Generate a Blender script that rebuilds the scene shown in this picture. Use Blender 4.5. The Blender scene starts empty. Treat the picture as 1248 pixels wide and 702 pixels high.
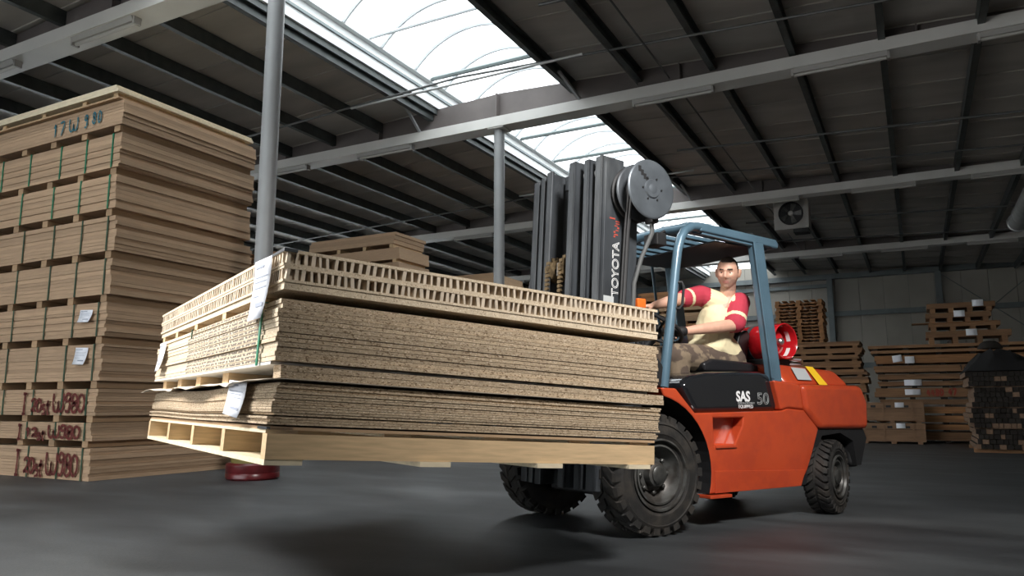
import bpy, bmesh, math, random
from mathutils import Matrix, Vector, Euler
R = math.radians
random.seed(7)
C = bpy.context.scene.collection

# ------------------------------------------------------------------ camera
CAM_H = 0.86
YAW, PITCH, FPX = R(28.0), math.atan(142 / 920.0), 920.0
cam_d = bpy.data.cameras.new('camera'); cam_d.sensor_width = 36; cam_d.lens = FPX / 1248 * 36
cam_d.clip_end = 200
cam = bpy.data.objects.new('camera', cam_d); C.objects.link(cam)
cam.location = (0, 0, CAM_H); cam.rotation_euler = (R(90) + PITCH, 0, YAW)
bpy.context.scene.camera = cam

# ------------------------------------------------------------------ light
SKY = 4.0
w = bpy.data.worlds.new('sky'); bpy.context.scene.world = w; w.use_nodes = True
w.node_tree.nodes['Background'].inputs[0].default_value = (0.93, 0.97, 1.0, 1)
w.node_tree.nodes['Background'].inputs[1].default_value = SKY
def area(name, loc, target, size, energy, color=(1, 1, 1), spread=180):
    l = bpy.data.lights.new(name, 'AREA'); l.shape = 'SQUARE'; l.size = size; l.energy = energy; l.color = color; l.spread = R(spread)
    o = bpy.data.objects.new(name, l); C.objects.link(o); o.location = loc
    o.rotation_euler = (Vector(target) - Vector(loc)).to_track_quat('-Z', 'Y').to_euler()
    return o
area('strobe_softbox', (-5.3, 1.3, 3.3), (-2.4, 3.2, 1.4), 1.0, 150, (1.0, 0.97, 0.93), 130)
area('added_fill', (1.3, 1.6, 4.9), (-1.75, 5.6, 1.7), .9, 105, (1.0, 0.97, 0.94), 75)  # unseen fill lamp, added to brighten the driver and truck side
vs = bpy.context.scene.view_settings
vs.view_transform = 'Standard'; vs.look = 'None'; vs.gamma = 1; vs.use_curve_mapping = False
vs.exposure = 0.2

# pixel of the 1248x702 photograph -> direction / position at a depth along the lens axis
_fw = Vector((-math.sin(YAW) * math.cos(PITCH), math.cos(YAW) * math.cos(PITCH), math.sin(PITCH)))
_rt = Vector((math.cos(YAW), math.sin(YAW), 0)); _up = _rt.cross(_fw)
def px(x, y, depth):
    return Vector((0, 0, CAM_H)) + (_fw + _rt * ((x - 624) / FPX) - _up * ((y - 351) / FPX)) * depth

# ------------------------------------------------------------------ materials
def mat(name, col, rough=0.6, metal=0.0, nscale=0, namt=0.0, stretch=(1, 1, 1), rnd=0.0, bump=0.0, bscale=None,
        fleck=None, fscale=90, fthr=0.55, spec=0.5, coat=0.0, col2=None, c2scale=2.0, c2lo=.45, c2hi=.6):
    m = bpy.data.materials.new(name); m.use_nodes = True
    nt = m.node_tree; N = nt.nodes; L = nt.links
    b = N['Principled BSDF']
    b.inputs['Roughness'].default_value = rough; b.inputs['Metallic'].default_value = metal
    b.inputs['Specular IOR Level'].default_value = spec; b.inputs['Coat Weight'].default_value = coat
    b.inputs['Coat Roughness'].default_value = 0.08
    rgb = N.new('ShaderNodeRGB'); rgb.outputs[0].default_value = (*col, 1); out = rgb.outputs[0]
    tc = N.new('ShaderNodeTexCoord'); mp = N.new('ShaderNodeMapping'); mp.inputs['Scale'].default_value = stretch
    if rnd:
        oi0 = N.new('ShaderNodeObjectInfo'); va = N.new('ShaderNodeVectorMath'); va.operation = 'MULTIPLY_ADD'
        va.inputs[1].default_value = (37, 91, 53); L.new(oi0.outputs['Random'], va.inputs[0]); L.new(tc.outputs['Object'], va.inputs[2])
        L.new(va.outputs[0], mp.inputs['Vector'])
    else: L.new(tc.outputs['Object'], mp.inputs['Vector'])
    def noise(scale, detail=4, vec=mp):
        n = N.new('ShaderNodeTexNoise'); n.inputs['Scale'].default_value = scale; n.inputs['Detail'].default_value = detail
        L.new(vec.outputs[0], n.inputs['Vector']); return n
    def mixc(fac, a, bb, mode='MIX'):
        x = N.new('ShaderNodeMix'); x.data_type = 'RGBA'; x.blend_type = mode
        if isinstance(fac, float): x.inputs[0].default_value = fac
        else: L.new(fac, x.inputs[0])
        L.new(a, x.inputs[6])
        if isinstance(bb, tuple): x.inputs[7].default_value = (*bb, 1)
        else: L.new(bb, x.inputs[7])
        return x.outputs[2]
    def ramp(src, lo, hi):
        r = N.new('ShaderNodeMapRange'); r.inputs[1].default_value = lo; r.inputs[2].default_value = hi
        L.new(src, r.inputs[0]); return r.outputs[0]
    if col2:
        out = mixc(ramp(noise(c2scale, 5).outputs[0], c2lo, c2hi), out, col2)
    if nscale:
        n = noise(nscale)
        d = tuple(c * (1 - namt) for c in col); h = tuple(min(1, c * (1 + namt)) for c in col)
        f = ramp(n.outputs[0], 0.3, 0.7)
        g = N.new('ShaderNodeMapRange'); g.inputs[3].default_value = 1 - namt; g.inputs[4].default_value = 1 + namt
        L.new(f, g.inputs[0])
        x = N.new('ShaderNodeMix'); x.data_type = 'RGBA'; x.blend_type = 'MULTIPLY'; x.inputs[0].default_value = 1
        L.new(out, x.inputs[6]); L.new(g.outputs[0], x.inputs[7]); out = x.outputs[2]
    if fleck:
        for k, (fc, thr) in enumerate(fleck):
            n = noise(fscale * (1 + .37 * k), 2, tc.outputs['Object'].node if False else mp)
            out = mixc(ramp(n.outputs[0], thr, thr + .07), out, fc)
    if rnd:
        oi = N.new('ShaderNodeObjectInfo')
        g = N.new('ShaderNodeMapRange'); g.inputs[3].default_value = 1 - rnd; g.inputs[4].default_value = 1 + rnd
        L.new(oi.outputs['Random'], g.inputs[0])
        x = N.new('ShaderNodeMix'); x.data_type = 'RGBA'; x.blend_type = 'MULTIPLY'; x.inputs[0].default_value = 1
        L.new(out, x.inputs[6]); L.new(g.outputs[0], x.inputs[7]); out = x.outputs[2]
    L.new(out, b.inputs['Base Color'])
    if bump:
        n = noise(bscale or nscale or 50)
        bn = N.new('ShaderNodeBump'); bn.inputs['Strength'].default_value = bump; bn.inputs['Distance'].default_value = .01
        L.new(n.outputs[0], bn.inputs['Height']); L.new(bn.outputs[0], b.inputs['Normal'])
    return m

M = dict(
    floor=mat('asphalt_floor', (.040, .044, .047), .52, nscale=1.1, namt=.35, stretch=(1, 2.2, 1), bump=.25, bscale=45, col2=(.06, .066, .069), c2scale=.5),
    ceil=mat('ceiling_panel', (.46, .43, .395), .7, nscale=.8, namt=.16, stretch=(.6, 2, 1), rnd=.07, bump=.15, bscale=3),
    purlin=mat('galvanised_purlin', (.075, .085, .083), .5, .3, nscale=6, namt=.2),
    web=mat('mauve_grey_steel', (.13, .113, .108), .6, nscale=2, namt=.12),
    white=mat('white_painted_steel', (.62, .61, .58), .5, nscale=1.5, namt=.06),
    column=mat('grey_column_paint', (.34, .35, .355), .45, nscale=3, namt=.05),
    pipe=mat('grey_conduit', (.13, .135, .135), .45, .3),
    pipelt=mat('bright_conduit', (.45, .46, .46), .4, .4),
    wall=mat('wall_panel', (.30, .28, .245), .75, nscale=.7, namt=.1, rnd=.03),
    wallpost=mat('wall_steel', (.13, .15, .155), .6, nscale=3, namt=.12),
    yard=mat('bounce_concrete', (.42, .42, .41), .8, nscale=.5, namt=.1),
    kerb=mat('skylight_kerb', (.8, .82, .82), .5),
    rib=mat('skylight_rib', (.66, .7, .72), .5),
    tie=mat('skylight_tie', (.22, .26, .26), .5, .2),
    tan=mat('particleboard_edge', (.46, .315, .20), .85, nscale=5, namt=.12, stretch=(1, 1, 26), rnd=.13, bump=.1, bscale=60,
            fleck=[((.36, .23, .13), .63)], fscale=60),
    tan2=mat('particleboard_dull', (.40, .265, .155), .85, nscale=6, namt=.14, stretch=(1, 1, 20), rnd=.18),
    chip=mat('coarse_chipboard', (.47, .36, .24), .9, nscale=30, namt=.14, stretch=(1, 1, 2), rnd=.10, bump=.5, bscale=150,
             fleck=[((.19, .125, .07), .56), ((.72, .60, .45), .60)], fscale=75),
    chiplt=mat('pale_chipboard', (.60, .49, .35), .9, nscale=30, namt=.1, rnd=.08, bump=.4, bscale=150,
               fleck=[((.34, .25, .16), .60), ((.78, .68, .53), .60)], fscale=110),
    core=mat('honeycomb_card', (.62, .52, .40), .9, nscale=20, namt=.15),
    coredk=mat('honeycomb_hole_shade', (.20, .115, .065), .95, nscale=20, namt=.25),
    pine=mat('pine_plank', (.62, .44, .25), .7, nscale=5, namt=.14, stretch=(1.2, 14, 14), rnd=.06, fleck=[((.42, .25, .12), .72)], fscale=4),
    pinelt=mat('pale_pine', (.72, .62, .44), .75, nscale=5, namt=.12, stretch=(2, 6, 9), rnd=.05),
    plank=mat('brown_plank', (.25, .135, .065), .8, nscale=3, namt=.22, stretch=(1, 9, 18), rnd=.25),
    plankor=mat('orange_plank', (.33, .16, .065), .8, nscale=3, namt=.2, stretch=(1, 9, 18), rnd=.2),
    crate=mat('crate_board', (.23, .135, .075), .8, nscale=3, namt=.15, stretch=(1, 6, 10), rnd=.06),
    darkwood=mat('dark_lumber', (.018, .014, .011), .9, nscale=8, namt=.3),
    lumber=mat('weathered_lumber', (.22, .14, .09), .85, nscale=4, namt=.25, stretch=(8, 1, 8)),
    green_end=mat('green_beam_end', (.015, .075, .022), .8),
    tarp=mat('black_tarpaulin', (.010, .010, .011), .9, bump=.5, bscale=9),
    strap=mat('green_strap', (.01, .20, .10), .4), strapdk=mat('dark_green_strap', (.03, .075, .04), .5),
    paper=mat('white_paper', (.82, .84, .90), .8), ink=mat('paper_print', (.35, .38, .46), .8),
    kraft=mat('kraft_paper', (.58, .50, .40), .8, nscale=14, namt=.2),
    spray=mat('red_spray_paint', (.12, .018, .013), .8, nscale=30, namt=.3), chalk=mat('teal_spray_paint', (.03, .15, .19), .8),
    marker=mat('black_marker', (.05, .03, .02), .8), markred=mat('red_marker', (.35, .05, .03), .8),
    red=mat('orange_red_paint', (.45, .058, .018), .32, nscale=2, namt=.08, coat=.35, col2=(.40, .05, .018), c2scale=9),
    black=mat('black_plastic', (.010, .011, .013), .13, coat=.5), blackm=mat('black_matt', (.009, .009, .010), .62, nscale=20, namt=.2),
    vinyl=mat('black_vinyl_seat', (.012, .012, .014), .38, bump=.3, bscale=18),
    mast=mat('dark_mast_steel', (.050, .056, .063), .45, .35, nscale=9, namt=.35, stretch=(1, 1, .25), bump=.1, bscale=30, col2=(.085, .092, .097), c2scale=5, c2lo=.55, c2hi=.7),
    reel=mat('reel_plate', (.11, .125, .14), .38, .5, nscale=5, namt=.25),
    blue=mat('blue_grey_guard', (.085, .15, .20), .30, .15, nscale=4, namt=.15, coat=.3),
    tyre=mat('tyre_rubber', (.013, .012, .011), .8, nscale=14, namt=.3, bump=.2, bscale=40, col2=(.026, .022, .018), c2scale=7),
    rim=mat('rim_paint', (.10, .10, .095), .45, .4, nscale=10, namt=.3, col2=(.05, .045, .04), c2scale=8),
    hub=mat('hub_metal', (.07, .07, .066), .4, .5, nscale=20, namt=.3),
    chain=mat('greasy_chain', (.12, .085, .045), .5, .6, nscale=30, namt=.4), steel=mat('bare_steel', (.45, .46, .47), .3, .9),
    orange=mat('orange_lens', (.75, .14, .02), .25), yellow=mat('yellow_sticker', (.80, .50, .02), .5),
    decal=mat('white_decal', (.75, .76, .76), .6), decalgrey=mat('grey_decal', (.40, .42, .42), .6),
    gas=mat('red_gas_paint', (.50, .012, .018), .22, coat=.5), gasdk=mat('gas_strap', (.04, .045, .05), .5),
    redring=mat('dark_red_rubber', (.09, .009, .011), .3, nscale=8, namt=.3), olive=mat('olive_paint', (.16, .13, .03), .6),
    skin=mat('skin', (.58, .33, .235), .5, nscale=25, namt=.07), stub=mat('stubble', (.40, .245, .185), .6, nscale=60, namt=.15),
    lip=mat('lips', (.43, .19, .16), .5), hair=mat('dark_hair', (.042, .028, .021), .7, nscale=60, namt=.3),
    cream=mat('cream_cotton', (.72, .63, .40), .85, nscale=9, namt=.07, bump=.5, bscale=11), crim=mat('crimson_cotton', (.40, .030, .055), .85, nscale=9, namt=.1, bump=.4, bscale=11),
    camo=mat('camouflage_cotton', (.20, .15, .10), .9, bump=.5, bscale=10, nscale=30, namt=.08, col2=(.085, .06, .045), c2scale=9, c2lo=.48, c2hi=.53),
    greycloth=mat('grey_cotton', (.24, .225, .20), .9, bump=.4, bscale=10),
    glove=mat('black_glove', (.010, .010, .011), .6), eyew=mat('eye_white', (.7, .66, .62), .3), iris=mat('iris', (.04, .03, .02), .2),
    boot=mat('black_boot', (.012, .011, .010), .5), glassdk=mat('dark_acrylic', (.012, .012, .014), .5),
    duct=mat('zinc_duct', (.42, .43, .43), .35, .6, nscale=5, namt=.15), lamp=mat('lamp_housing', (.36, .35, .33), .5), diff=mat('lamp_diffuser', (.45, .44, .41), .4),
)
def printed_board():
    m = M['chiplt'].copy(); m.name = 'printed_board_edge'; nt = m.node_tree; N = nt.nodes; L = nt.links
    b = N['Principled BSDF']; src = b.inputs['Base Color'].links[0].from_socket
    tc = N.new('ShaderNodeTexCoord'); mp = N.new('ShaderNodeMapping'); mp.inputs['Scale'].default_value = (3, 20, 45)
    L.new(tc.outputs['Object'], mp.inputs['Vector'])
    n = N.new('ShaderNodeTexNoise'); n.inputs['Scale'].default_value = 1.6; n.inputs['Detail'].default_value = 3
    L.new(mp.outputs[0], n.inputs['Vector'])
    r = N.new('ShaderNodeMapRange'); r.inputs[1].default_value = .45; r.inputs[2].default_value = .48; L.new(n.outputs[0], r.inputs[0])
    sx = N.new('ShaderNodeSeparateXYZ'); L.new(tc.outputs['Object'], sx.inputs[0])
    def math_(op, a, v):
        k = N.new('ShaderNodeMath'); k.operation = op; L.new(a, k.inputs[0])
        if isinstance(v, float): k.inputs[1].default_value = v
        else: L.new(v, k.inputs[1])
        return k.outputs[0]
    on = math_('MULTIPLY', math_('LESS_THAN', sx.outputs[0], .004), math_('GREATER_THAN', sx.outputs[1], .22))
    on = math_('MULTIPLY', on, math_('LESS_THAN', sx.outputs[1], 1.75))
    z = math_('ABSOLUTE', sx.outputs[2], 0.0); on = math_('MULTIPLY', on, math_('LESS_THAN', z, .0058))
    f = math_('MULTIPLY', math_('MULTIPLY', r.outputs[0], on), .9)
    x = N.new('ShaderNodeMix'); x.data_type = 'RGBA'; L.new(f, x.inputs[0]); L.new(src, x.inputs[6]); x.inputs[7].default_value = (.10, .085, .075, 1)
    L.new(x.outputs[2], b.inputs['Base Color']); return m
M['print'] = printed_board()
def pane_material():
    m = bpy.data.materials.new('translucent_skylight'); m.use_nodes = True; nt = m.node_tree; N = nt.nodes; L = nt.links
    N.remove(N['Principled BSDF'])
    t = N.new('ShaderNodeBsdfTransparent'); t.inputs[0].default_value = (.95, .96, .96, 1)
    d = N.new('ShaderNodeBsdfTranslucent'); d.inputs[0].default_value = (.9, .92, .92, 1)
    g = N.new('ShaderNodeBsdfDiffuse'); g.inputs[0].default_value = (.8, .82, .82, 1)
    a = N.new('ShaderNodeMixShader'); a.inputs[0].default_value = .35; L.new(t.outputs[0], a.inputs[1]); L.new(d.outputs[0], a.inputs[2])
    c = N.new('ShaderNodeMixShader'); c.inputs[0].default_value = .1; L.new(a.outputs[0], c.inputs[1]); L.new(g.outputs[0], c.inputs[2])
    L.new(c.outputs[0], N['Material Output'].inputs[0]); return m
M['pane'] = pane_material()

ORD = ['lowest', 'second', 'third', 'fourth', 'fifth', 'sixth', 'seventh', 'eighth', 'ninth', 'tenth', 'eleventh', 'twelfth', 'thirteenth']
# ------------------------------------------------------------------ mesh helpers
def xf(m, p): return m @ Vector(p) if m else Vector(p)
class MB:
    def __init__(s, T=None): s.v = []; s.f = []; s.m = []; s.T = T
    def add(s, vs, fs, mi=0):
        o = len(s.v); s.v += [tuple(xf(s.T, p)) for p in vs]
        for f in fs: s.f.append(tuple(i + o for i in f)); s.m.append(mi)
        return s
    def hexa(s, p, mi=0): return s.add(p, [(0, 3, 2, 1), (4, 5, 6, 7), (0, 1, 5, 4), (1, 2, 6, 5), (2, 3, 7, 6), (3, 0, 4, 7)], mi)
    def bx(s, x0, x1, y0, y1, z0, z1, mi=0):
        return s.hexa([(x0, y0, z0), (x1, y0, z0), (x1, y1, z0), (x0, y1, z0), (x0, y0, z1), (x1, y0, z1), (x1, y1, z1), (x0, y1, z1)], mi)
    def bar(s, a, b, wd, ht, up=(0, 0, 1), mi=0):
        a, b = Vector(a), Vector(b); d = (b - a).normalized(); u = Vector(up)
        sd = d.cross(u); sd = (sd if sd.length > 1e-4 else d.cross(Vector((1, 0, 0)))).normalized(); u = sd.cross(d).normalized()
        sd *= wd / 2; u *= ht / 2
        return s.hexa([a - sd - u, b - sd - u, b + sd - u, a + sd - u, a - sd + u, b - sd + u, b + sd + u, a + sd + u], mi)
    def prism(s, poly, ax, a, b, mi=0):
        n = len(poly)
        def q(p, h): return {'y': (p[0], h, p[1]), 'x': (h, p[0], p[1]), 'z': (p[0], p[1], h)}[ax]
        return s.add([q(p, a) for p in poly] + [q(p, b) for p in poly],
                     [tuple(range(n)), tuple(range(2 * n - 1, n - 1, -1))] + [(i, (i + 1) % n, (i + 1) % n + n, i + n) for i in range(n)], mi)
    def tube(s, path, r, n=8, closed=False, mi=0, flat=None):
        P = [Vector(p) for p in path]; K = len(P); rr = r if isinstance(r, (list, tuple)) else [r] * K
        rings = []; prev = None
        for i in range(K):
            if closed: d = P[(i + 1) % K] - P[i - 1]
            else: d = P[min(i + 1, K - 1)] - P[max(i - 1, 0)]
            d.normalize()
            if prev is None:
                u = Vector((0, 0, 1)) if abs(d.z) < .9 else Vector((1, 0, 0))
            else: u = prev
            sd = d.cross(u).normalized(); u = sd.cross(d).normalized(); prev = u
            k = flat or 1
            rings.append([P[i] + (sd * math.cos(2 * math.pi * j / n) * k + u * math.sin(2 * math.pi * j / n)) * rr[i] for j in range(n)])
        vs = [p for r_ in rings for p in r_]; fs = []
        for i in range(K if closed else K - 1):
            a, b = i * n, ((i + 1) % K) * n
            fs += [(a + j, a + (j + 1) % n, b + (j + 1) % n, b + j) for j in range(n)]
        if not closed: fs += [tuple(range(n - 1, -1, -1)), tuple((K - 1) * n + j for j in range(n))]
        return s.add(vs, fs, mi)
    def lathe(s, prof, n=32, mat4=None, mi=0, closed=False, cap0=True):
        vs = []; fs = []; K = len(prof)
        for r_, h in prof:
            for j in range(n):
                a = 2 * math.pi * j / n; vs.append(xf(mat4, (r_ * math.cos(a), r_ * math.sin(a), h)))
        for i in range(K if closed else K - 1):
            a, b = i * n, ((i + 1) % K) * n
            fs += [(a + j, a + (j + 1) % n, b + (j + 1) % n, b + j) for j in range(n)]
        if not closed: fs += ([tuple(range(n - 1, -1, -1))] if cap0 else []) + [tuple((K - 1) * n + j for j in range(n))]
        return s.add(vs, fs, mi)
    def mesh(s, name, mats, smooth=False):
        me = bpy.data.meshes.new(name); me.from_pydata(s.v, [], s.f)
        for k in (mats if isinstance(mats, (list, tuple)) else [mats]): me.materials.append(M[k] if isinstance(k, str) else k)
        bm = bmesh.new(); bm.from_mesh(me)
        for f, mi in zip(bm.faces, s.m): f.material_index = mi; f.smooth = smooth
        bmesh.ops.recalc_face_normals(bm, faces=bm.faces); bm.to_mesh(me); bm.free()
        return me
    def build(s, name, mats, parent=None, smooth=False, bevel=0, seg=2):
        return link(name, s.mesh(name, mats, smooth), parent, bevel, seg, smooth)
def link(name, me, parent=None, bevel=0, seg=2, smooth=False, loc=None):
    o = bpy.data.objects.new(name, me); C.objects.link(o); o.parent = parent
    if loc: o.location = loc
    if bevel:
        b = o.modifiers.new('bevel', 'BEVEL'); b.width = bevel; b.segments = seg; b.limit_method = 'ANGLE'; b.angle_limit = R(35)
        b.harden_normals = False
    if smooth and me and bevel == 0:
        try: me.set_sharp_from_angle(angle=R(42))
        except Exception: pass
    if bevel and me:
        for p in me.polygons: p.use_smooth = True
        try: me.set_sharp_from_angle(angle=R(180))
        except Exception: pass
        wn = o.modifiers.new('wn', 'WEIGHTED_NORMAL'); wn.keep_sharp = True
    return o
def thing(name, label, cat, loc=(0, 0, 0), rot=None, group=None):
    o = bpy.data.objects.new(name, None); C.objects.link(o); o.empty_display_size = .1
    if isinstance(rot, Matrix): o.matrix_world = Matrix.Translation(Vector(loc)) @ rot.to_4x4()
    else:
        o.location = loc
        if rot is not None: o.rotation_euler = (0, 0, rot)
    o['label'] = label; o['category'] = cat
    if group: o['group'] = group
    return o
def tag(o, label, cat, group=None):
    o['label'] = label; o['category'] = cat
    if group: o['group'] = group
    return o
def struct(o, label=None, cat=None):
    o['kind'] = 'structure'
    if label: o['label'] = label
    if cat: o['category'] = cat
    return o
_cube = {}
def cube(matname):
    if matname not in _cube: _cube[matname] = MB().bx(-.5, .5, -.5, .5, -.5, .5).mesh('unit_' + matname, matname)
    return _cube[matname]
_boxes = {}
def box(name, x0, x1, y0, y1, z0, z1, mt, parent=None):
    """a box at its own place with its own centre as origin; alike sizes share one mesh"""
    key = (round(x1 - x0, 3), round(y1 - y0, 3), round(z1 - z0, 3), mt)
    if key not in _boxes:
        a, b, c = (k / 2 for k in key[:3]); _boxes[key] = MB().bx(-a, a, -b, b, -c, c).mesh(name, mt)
    return link(name, _boxes[key], parent, loc=((x0 + x1) / 2, (y0 + y1) / 2, (z0 + z1) / 2))
ROTX = Matrix.Rotation(R(-90), 4, 'X')      # z axis -> y axis
def ycyl(x, y, z): return Matrix.Translation((x, y, z)) @ Matrix.Rotation(R(-90), 4, 'X')
def text_obj(name, body, size, matname, parent, mtx, outline=0, bold=0, xs=1.0):
    cu = bpy.data.curves.new(name, 'FONT'); cu.body = body; cu.size = size; cu.align_x = 'LEFT'
    if outline: cu.fill_mode = 'NONE'; cu.bevel_depth = outline; cu.bevel_resolution = 0
    else: cu.offset = bold; cu.extrude = .0008
    cu.resolution_u = 4
    t = bpy.data.objects.new(name, cu); C.objects.link(t); bpy.context.view_layer.update()
    me = bpy.data.meshes.new_from_object(t.evaluated_get(bpy.context.evaluated_depsgraph_get()))
    bpy.data.objects.remove(t); bpy.data.curves.remove(cu)
    me.transform(mtx @ Matrix.Diagonal((xs, 1, 1, 1))); me.materials.clear(); me.materials.append(M[matname])
    return link(name, me, parent)
def axes(o, X, Y):   # matrix with text-right X and text-up Y
    X, Y = Vector(X).normalized(), Vector(Y).normalized(); Z = X.cross(Y)
    m = Matrix((X, Y, Z)).transposed().to_4x4(); m.translation = Vector(o); return m

# ================================================================== THE BUILDING
XL, XR, YN, YF = -22.0, 5.0, -9.0, 37.3
RIDGE, ZR = -7.2, 7.25
def zroof(x): return ZR - (.05 if x > RIDGE else .04) * abs(x - RIDGE)
SKL, SKR = -8.73, -5.68
BEAMS = [-2.0, 6.6, 12.99, 21.27, 30.3]
fl = box('floor', XL, XR, YN, YF, -.2, 0, 'floor'); struct(fl)
fl.name = 'floor'
struct(box('wall_right', XR, XR + .2, YN, YF, 0, 7.6, 'wall'))
# side wall with an unseen band of translucent windows added to brighten the roof
wl = bpy.data.objects.new('wall_left', None); C.objects.link(wl); struct(wl)
WY0, WY1, WZ0, WZ1 = 4.0, 34.0, 3.0, 5.2
for a in ((YN, YF, 0, WZ0), (YN, YF, WZ1, 7.6), (YN, WY0, WZ0, WZ1), (WY1, YF, WZ0, WZ1)): box('wall_panel', XL - .2, XL, a[0], a[1], a[2], a[3], 'wall', wl)
w2 = bpy.data.objects.new('window_2', None); C.objects.link(w2); struct(w2)
for i in range(15):
    y0 = WY0 + 2 * i
    box('mullion', XL - .14, XL - .02, y0 - .03, y0 + .03, WZ0, WZ1, 'kerb', w2)
    box('pane', XL - .10, XL - .09, y0 + .03, y0 + 1.97, WZ0, WZ1, 'pane', w2)
# gable wall behind the camera with an unseen open gate added to let daylight in
wf = bpy.data.objects.new('wall_front', None); C.objects.link(wf); struct(wf)
GX0, GX1, GZ = -19.0, -3.0, 5.8
for a in ((XL, GX0, 0, 7.6), (GX1, XR, 0, 7.6), (GX0, GX1, GZ, 7.6)): box('wall_panel', a[0], a[1], YN - .2, YN, a[2], a[3], 'wall', wf)
struct(box('bounce_ground', XL - 30, XR + 30, YN - 40, YN - .2, -.2, -.01, 'yard'))  # unseen pale ground, added to bounce daylight up to the ceiling
# back wall: insulated panels, steel posts, girts, brace rods
wb = bpy.data.objects.new('wall_back', None); C.objects.link(wb); struct(wb)
x = XL
while x < XR - .01:
    x2 = min(XR, x + 1.0)
    box('wall_panel', x + .006, x2 - .006, YF, YF + .18, 0, 7.4, 'wall', wb); x = x2
box('wall_backing', XL, XR, YF + .18, YF + .25, 0, 7.4, 'wallpost', wb)
for xx in (-21, -15, -9.2, -3.2, 1.15):
    m = MB().bx(xx - .12, xx + .12, YF - .3, YF - .275, 0, 6.6).bx(xx - .02, xx + .02, YF - .275, YF - .02, 0, 6.6).bx(xx - .12, xx + .12, YF - .03, YF - .002, 0, 6.6)
    m.build('wall_post', 'wallpost', wb)
for za in (4.95, 2.6): box('wall_girt', XL, XR, YF - .16, YF - .01, za - .11, za + .11, 'wallpost', wb)
box('wall_girt', XL, -3.3, YF - .15, YF - .01, 6.2, 6.36, 'wallpost', wb)
box('eaves_beam', XL, XR, YF - .32, YF - .01, 6.55, 6.78, 'wallpost', wb)
for a, b in (((1.2, 6.5), (4.9, 3.4)), ((4.9, 6.5), (1.2, 3.4))):
    MB().tube([(a[0], YF - .22, a[1]), (b[0], YF - .22, b[1])], .018, 6).build('brace_rod', 'wallpost', wb)

# roof: panels laid across the purlins, open along the ridge for the rooflight
ce = bpy.data.objects.new('ceiling', None); C.objects.link(ce); struct(ce)
def roof_panel(x0, x1, wdt):
    z0, z1 = zroof(x0), zroof(x1); m = MB()
    m.hexa([(x0, 0, z0), (x1, 0, z1), (x1, wdt, z1), (x0, wdt, z0), (x0, 0, z0 + .12), (x1, 0, z1 + .12), (x1, wdt, z1 + .12), (x0, wdt, z0 + .12)])
    m.hexa([(x0, -.02, z0 - .018), (x1, -.02, z1 - .018), (x1, .035, z1 - .018), (x0, .035, z0 - .018), (x0, -.02, z0 + .01), (x1, -.02, z1 + .01), (x1, .035, z1 + .01), (x0, .035, z0 + .01)])
    return m.mesh('roof_panel', 'ceil')
npan = 36; pw = (YF + .25 - YN) / npan
pl, pr = roof_panel(XL - .2, SKL, pw - .012), roof_panel(SKR, XR + .2, pw - .012)
for i in range(npan):
    for me in (pl, pr): link('roof_panel', me, ce, loc=(0, YN + i * pw, random.uniform(0, .006)))
box('roof_deck', XL - .2, SKL - .1, YN, YF + .25, 7.4, 7.45, 'web', ce)
box('roof_deck', SKR + .1, XR + .2, YN, YF + .25, 7.4, 7.45, 'web', ce)
edges = [YN] + BEAMS + [YF - .32]
pxs = [SKL - .14 - 1.36 * k for k in range(10)] + [SKR + .14 + 1.36 * k for k in range(8)]
for a, b in zip(edges[:-1], edges[1:]):
    a2, b2 = a + (.02 if a in BEAMS else 0), b - (.02 if b in BEAMS else 0)
    L_ = b2 - a2; m = MB()
    m.bx(-.05, -.035, 0, L_, -.25, -.005).bx(-.05, .055, 0, L_, -.025, -.005).bx(-.05, .055, 0, L_, -.25, -.232).bx(.04, .055, 0, L_, -.232, -.205)
    me = m.mesh('purlin', 'purlin')
    for x in pxs:
        o = link('purlin', me, ce, loc=(x, a2, zroof(x) - .012))
        if x < RIDGE: o.scale.x = -1
BN = ['', 'the ringed column beam', 'the thin column beam', 'the fan unit beam', 'the back wall beam']
# main beams with tapered web and white bottom chord
for k, y in enumerate(BEAMS):
    bm_ = bpy.data.objects.new('roof_beam', None); C.objects.link(bm_); bm_.location = (0, y, 0); struct(bm_)
    m = MB(); poly = [(XL, 6.66), (XR, 6.66), (XR, zroof(XR) - .02), (RIDGE, ZR - .02), (XL, zroof(XL) - .02)]
    poly = [(a, max(b, 6.6)) for a, b in poly]
    m.prism(poly, 'y', -.012, .012); m.build('web', 'web', bm_)
    box('bottom_chord', XL, XR, -.2, .2, 6.45, 6.66, 'white', bm_)
    for x in (-21, -17, -13, -10.2, -7.2, -3.4, 0.4, 4.2):
        box('stiffener', x - .012, x + .012, -.15, .15, 6.66, zroof(x) - .06, 'web', bm_)
    for s in (-1, 1):   # knee braces beside the rooflight
        xk = RIDGE + s * 1.75
        MB().bar((xk, -.9, zroof(xk) - .18), (xk + s * .12, -.16, 6.66), .05, .05).build('knee_brace', 'column', bm_)
    # fluorescent battens below the chord
    if k >= 1:
        for x in (-20.4, -17.2, -13.4, -10.4, -3.9, -1.1, 1.6):
            xx = x + .35 * (k - 1)
            t = thing('batten_light', f'unlit batten light under {BN[k]}, {"tall stack" if x < RIDGE else "air duct"} side of rooflight', 'lamp', (xx, y - .08, 6.45), None, 'batten lights under the roof beams')
            MB().prism([(-.09, 0), (.09, 0), (.06, -.07), (-.06, -.07)], 'x', -.72, .72).build('housing', 'lamp', t)
            MB().tube([(-.7, 0, -.085), (.7, 0, -.085)], .03, 8).build('tube', 'diff', t, True)
            for e in (-.73, .73): box('end_cap', e - .02, e + .02, -.06, .06, -.115, 0, 'lamp', t)
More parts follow.
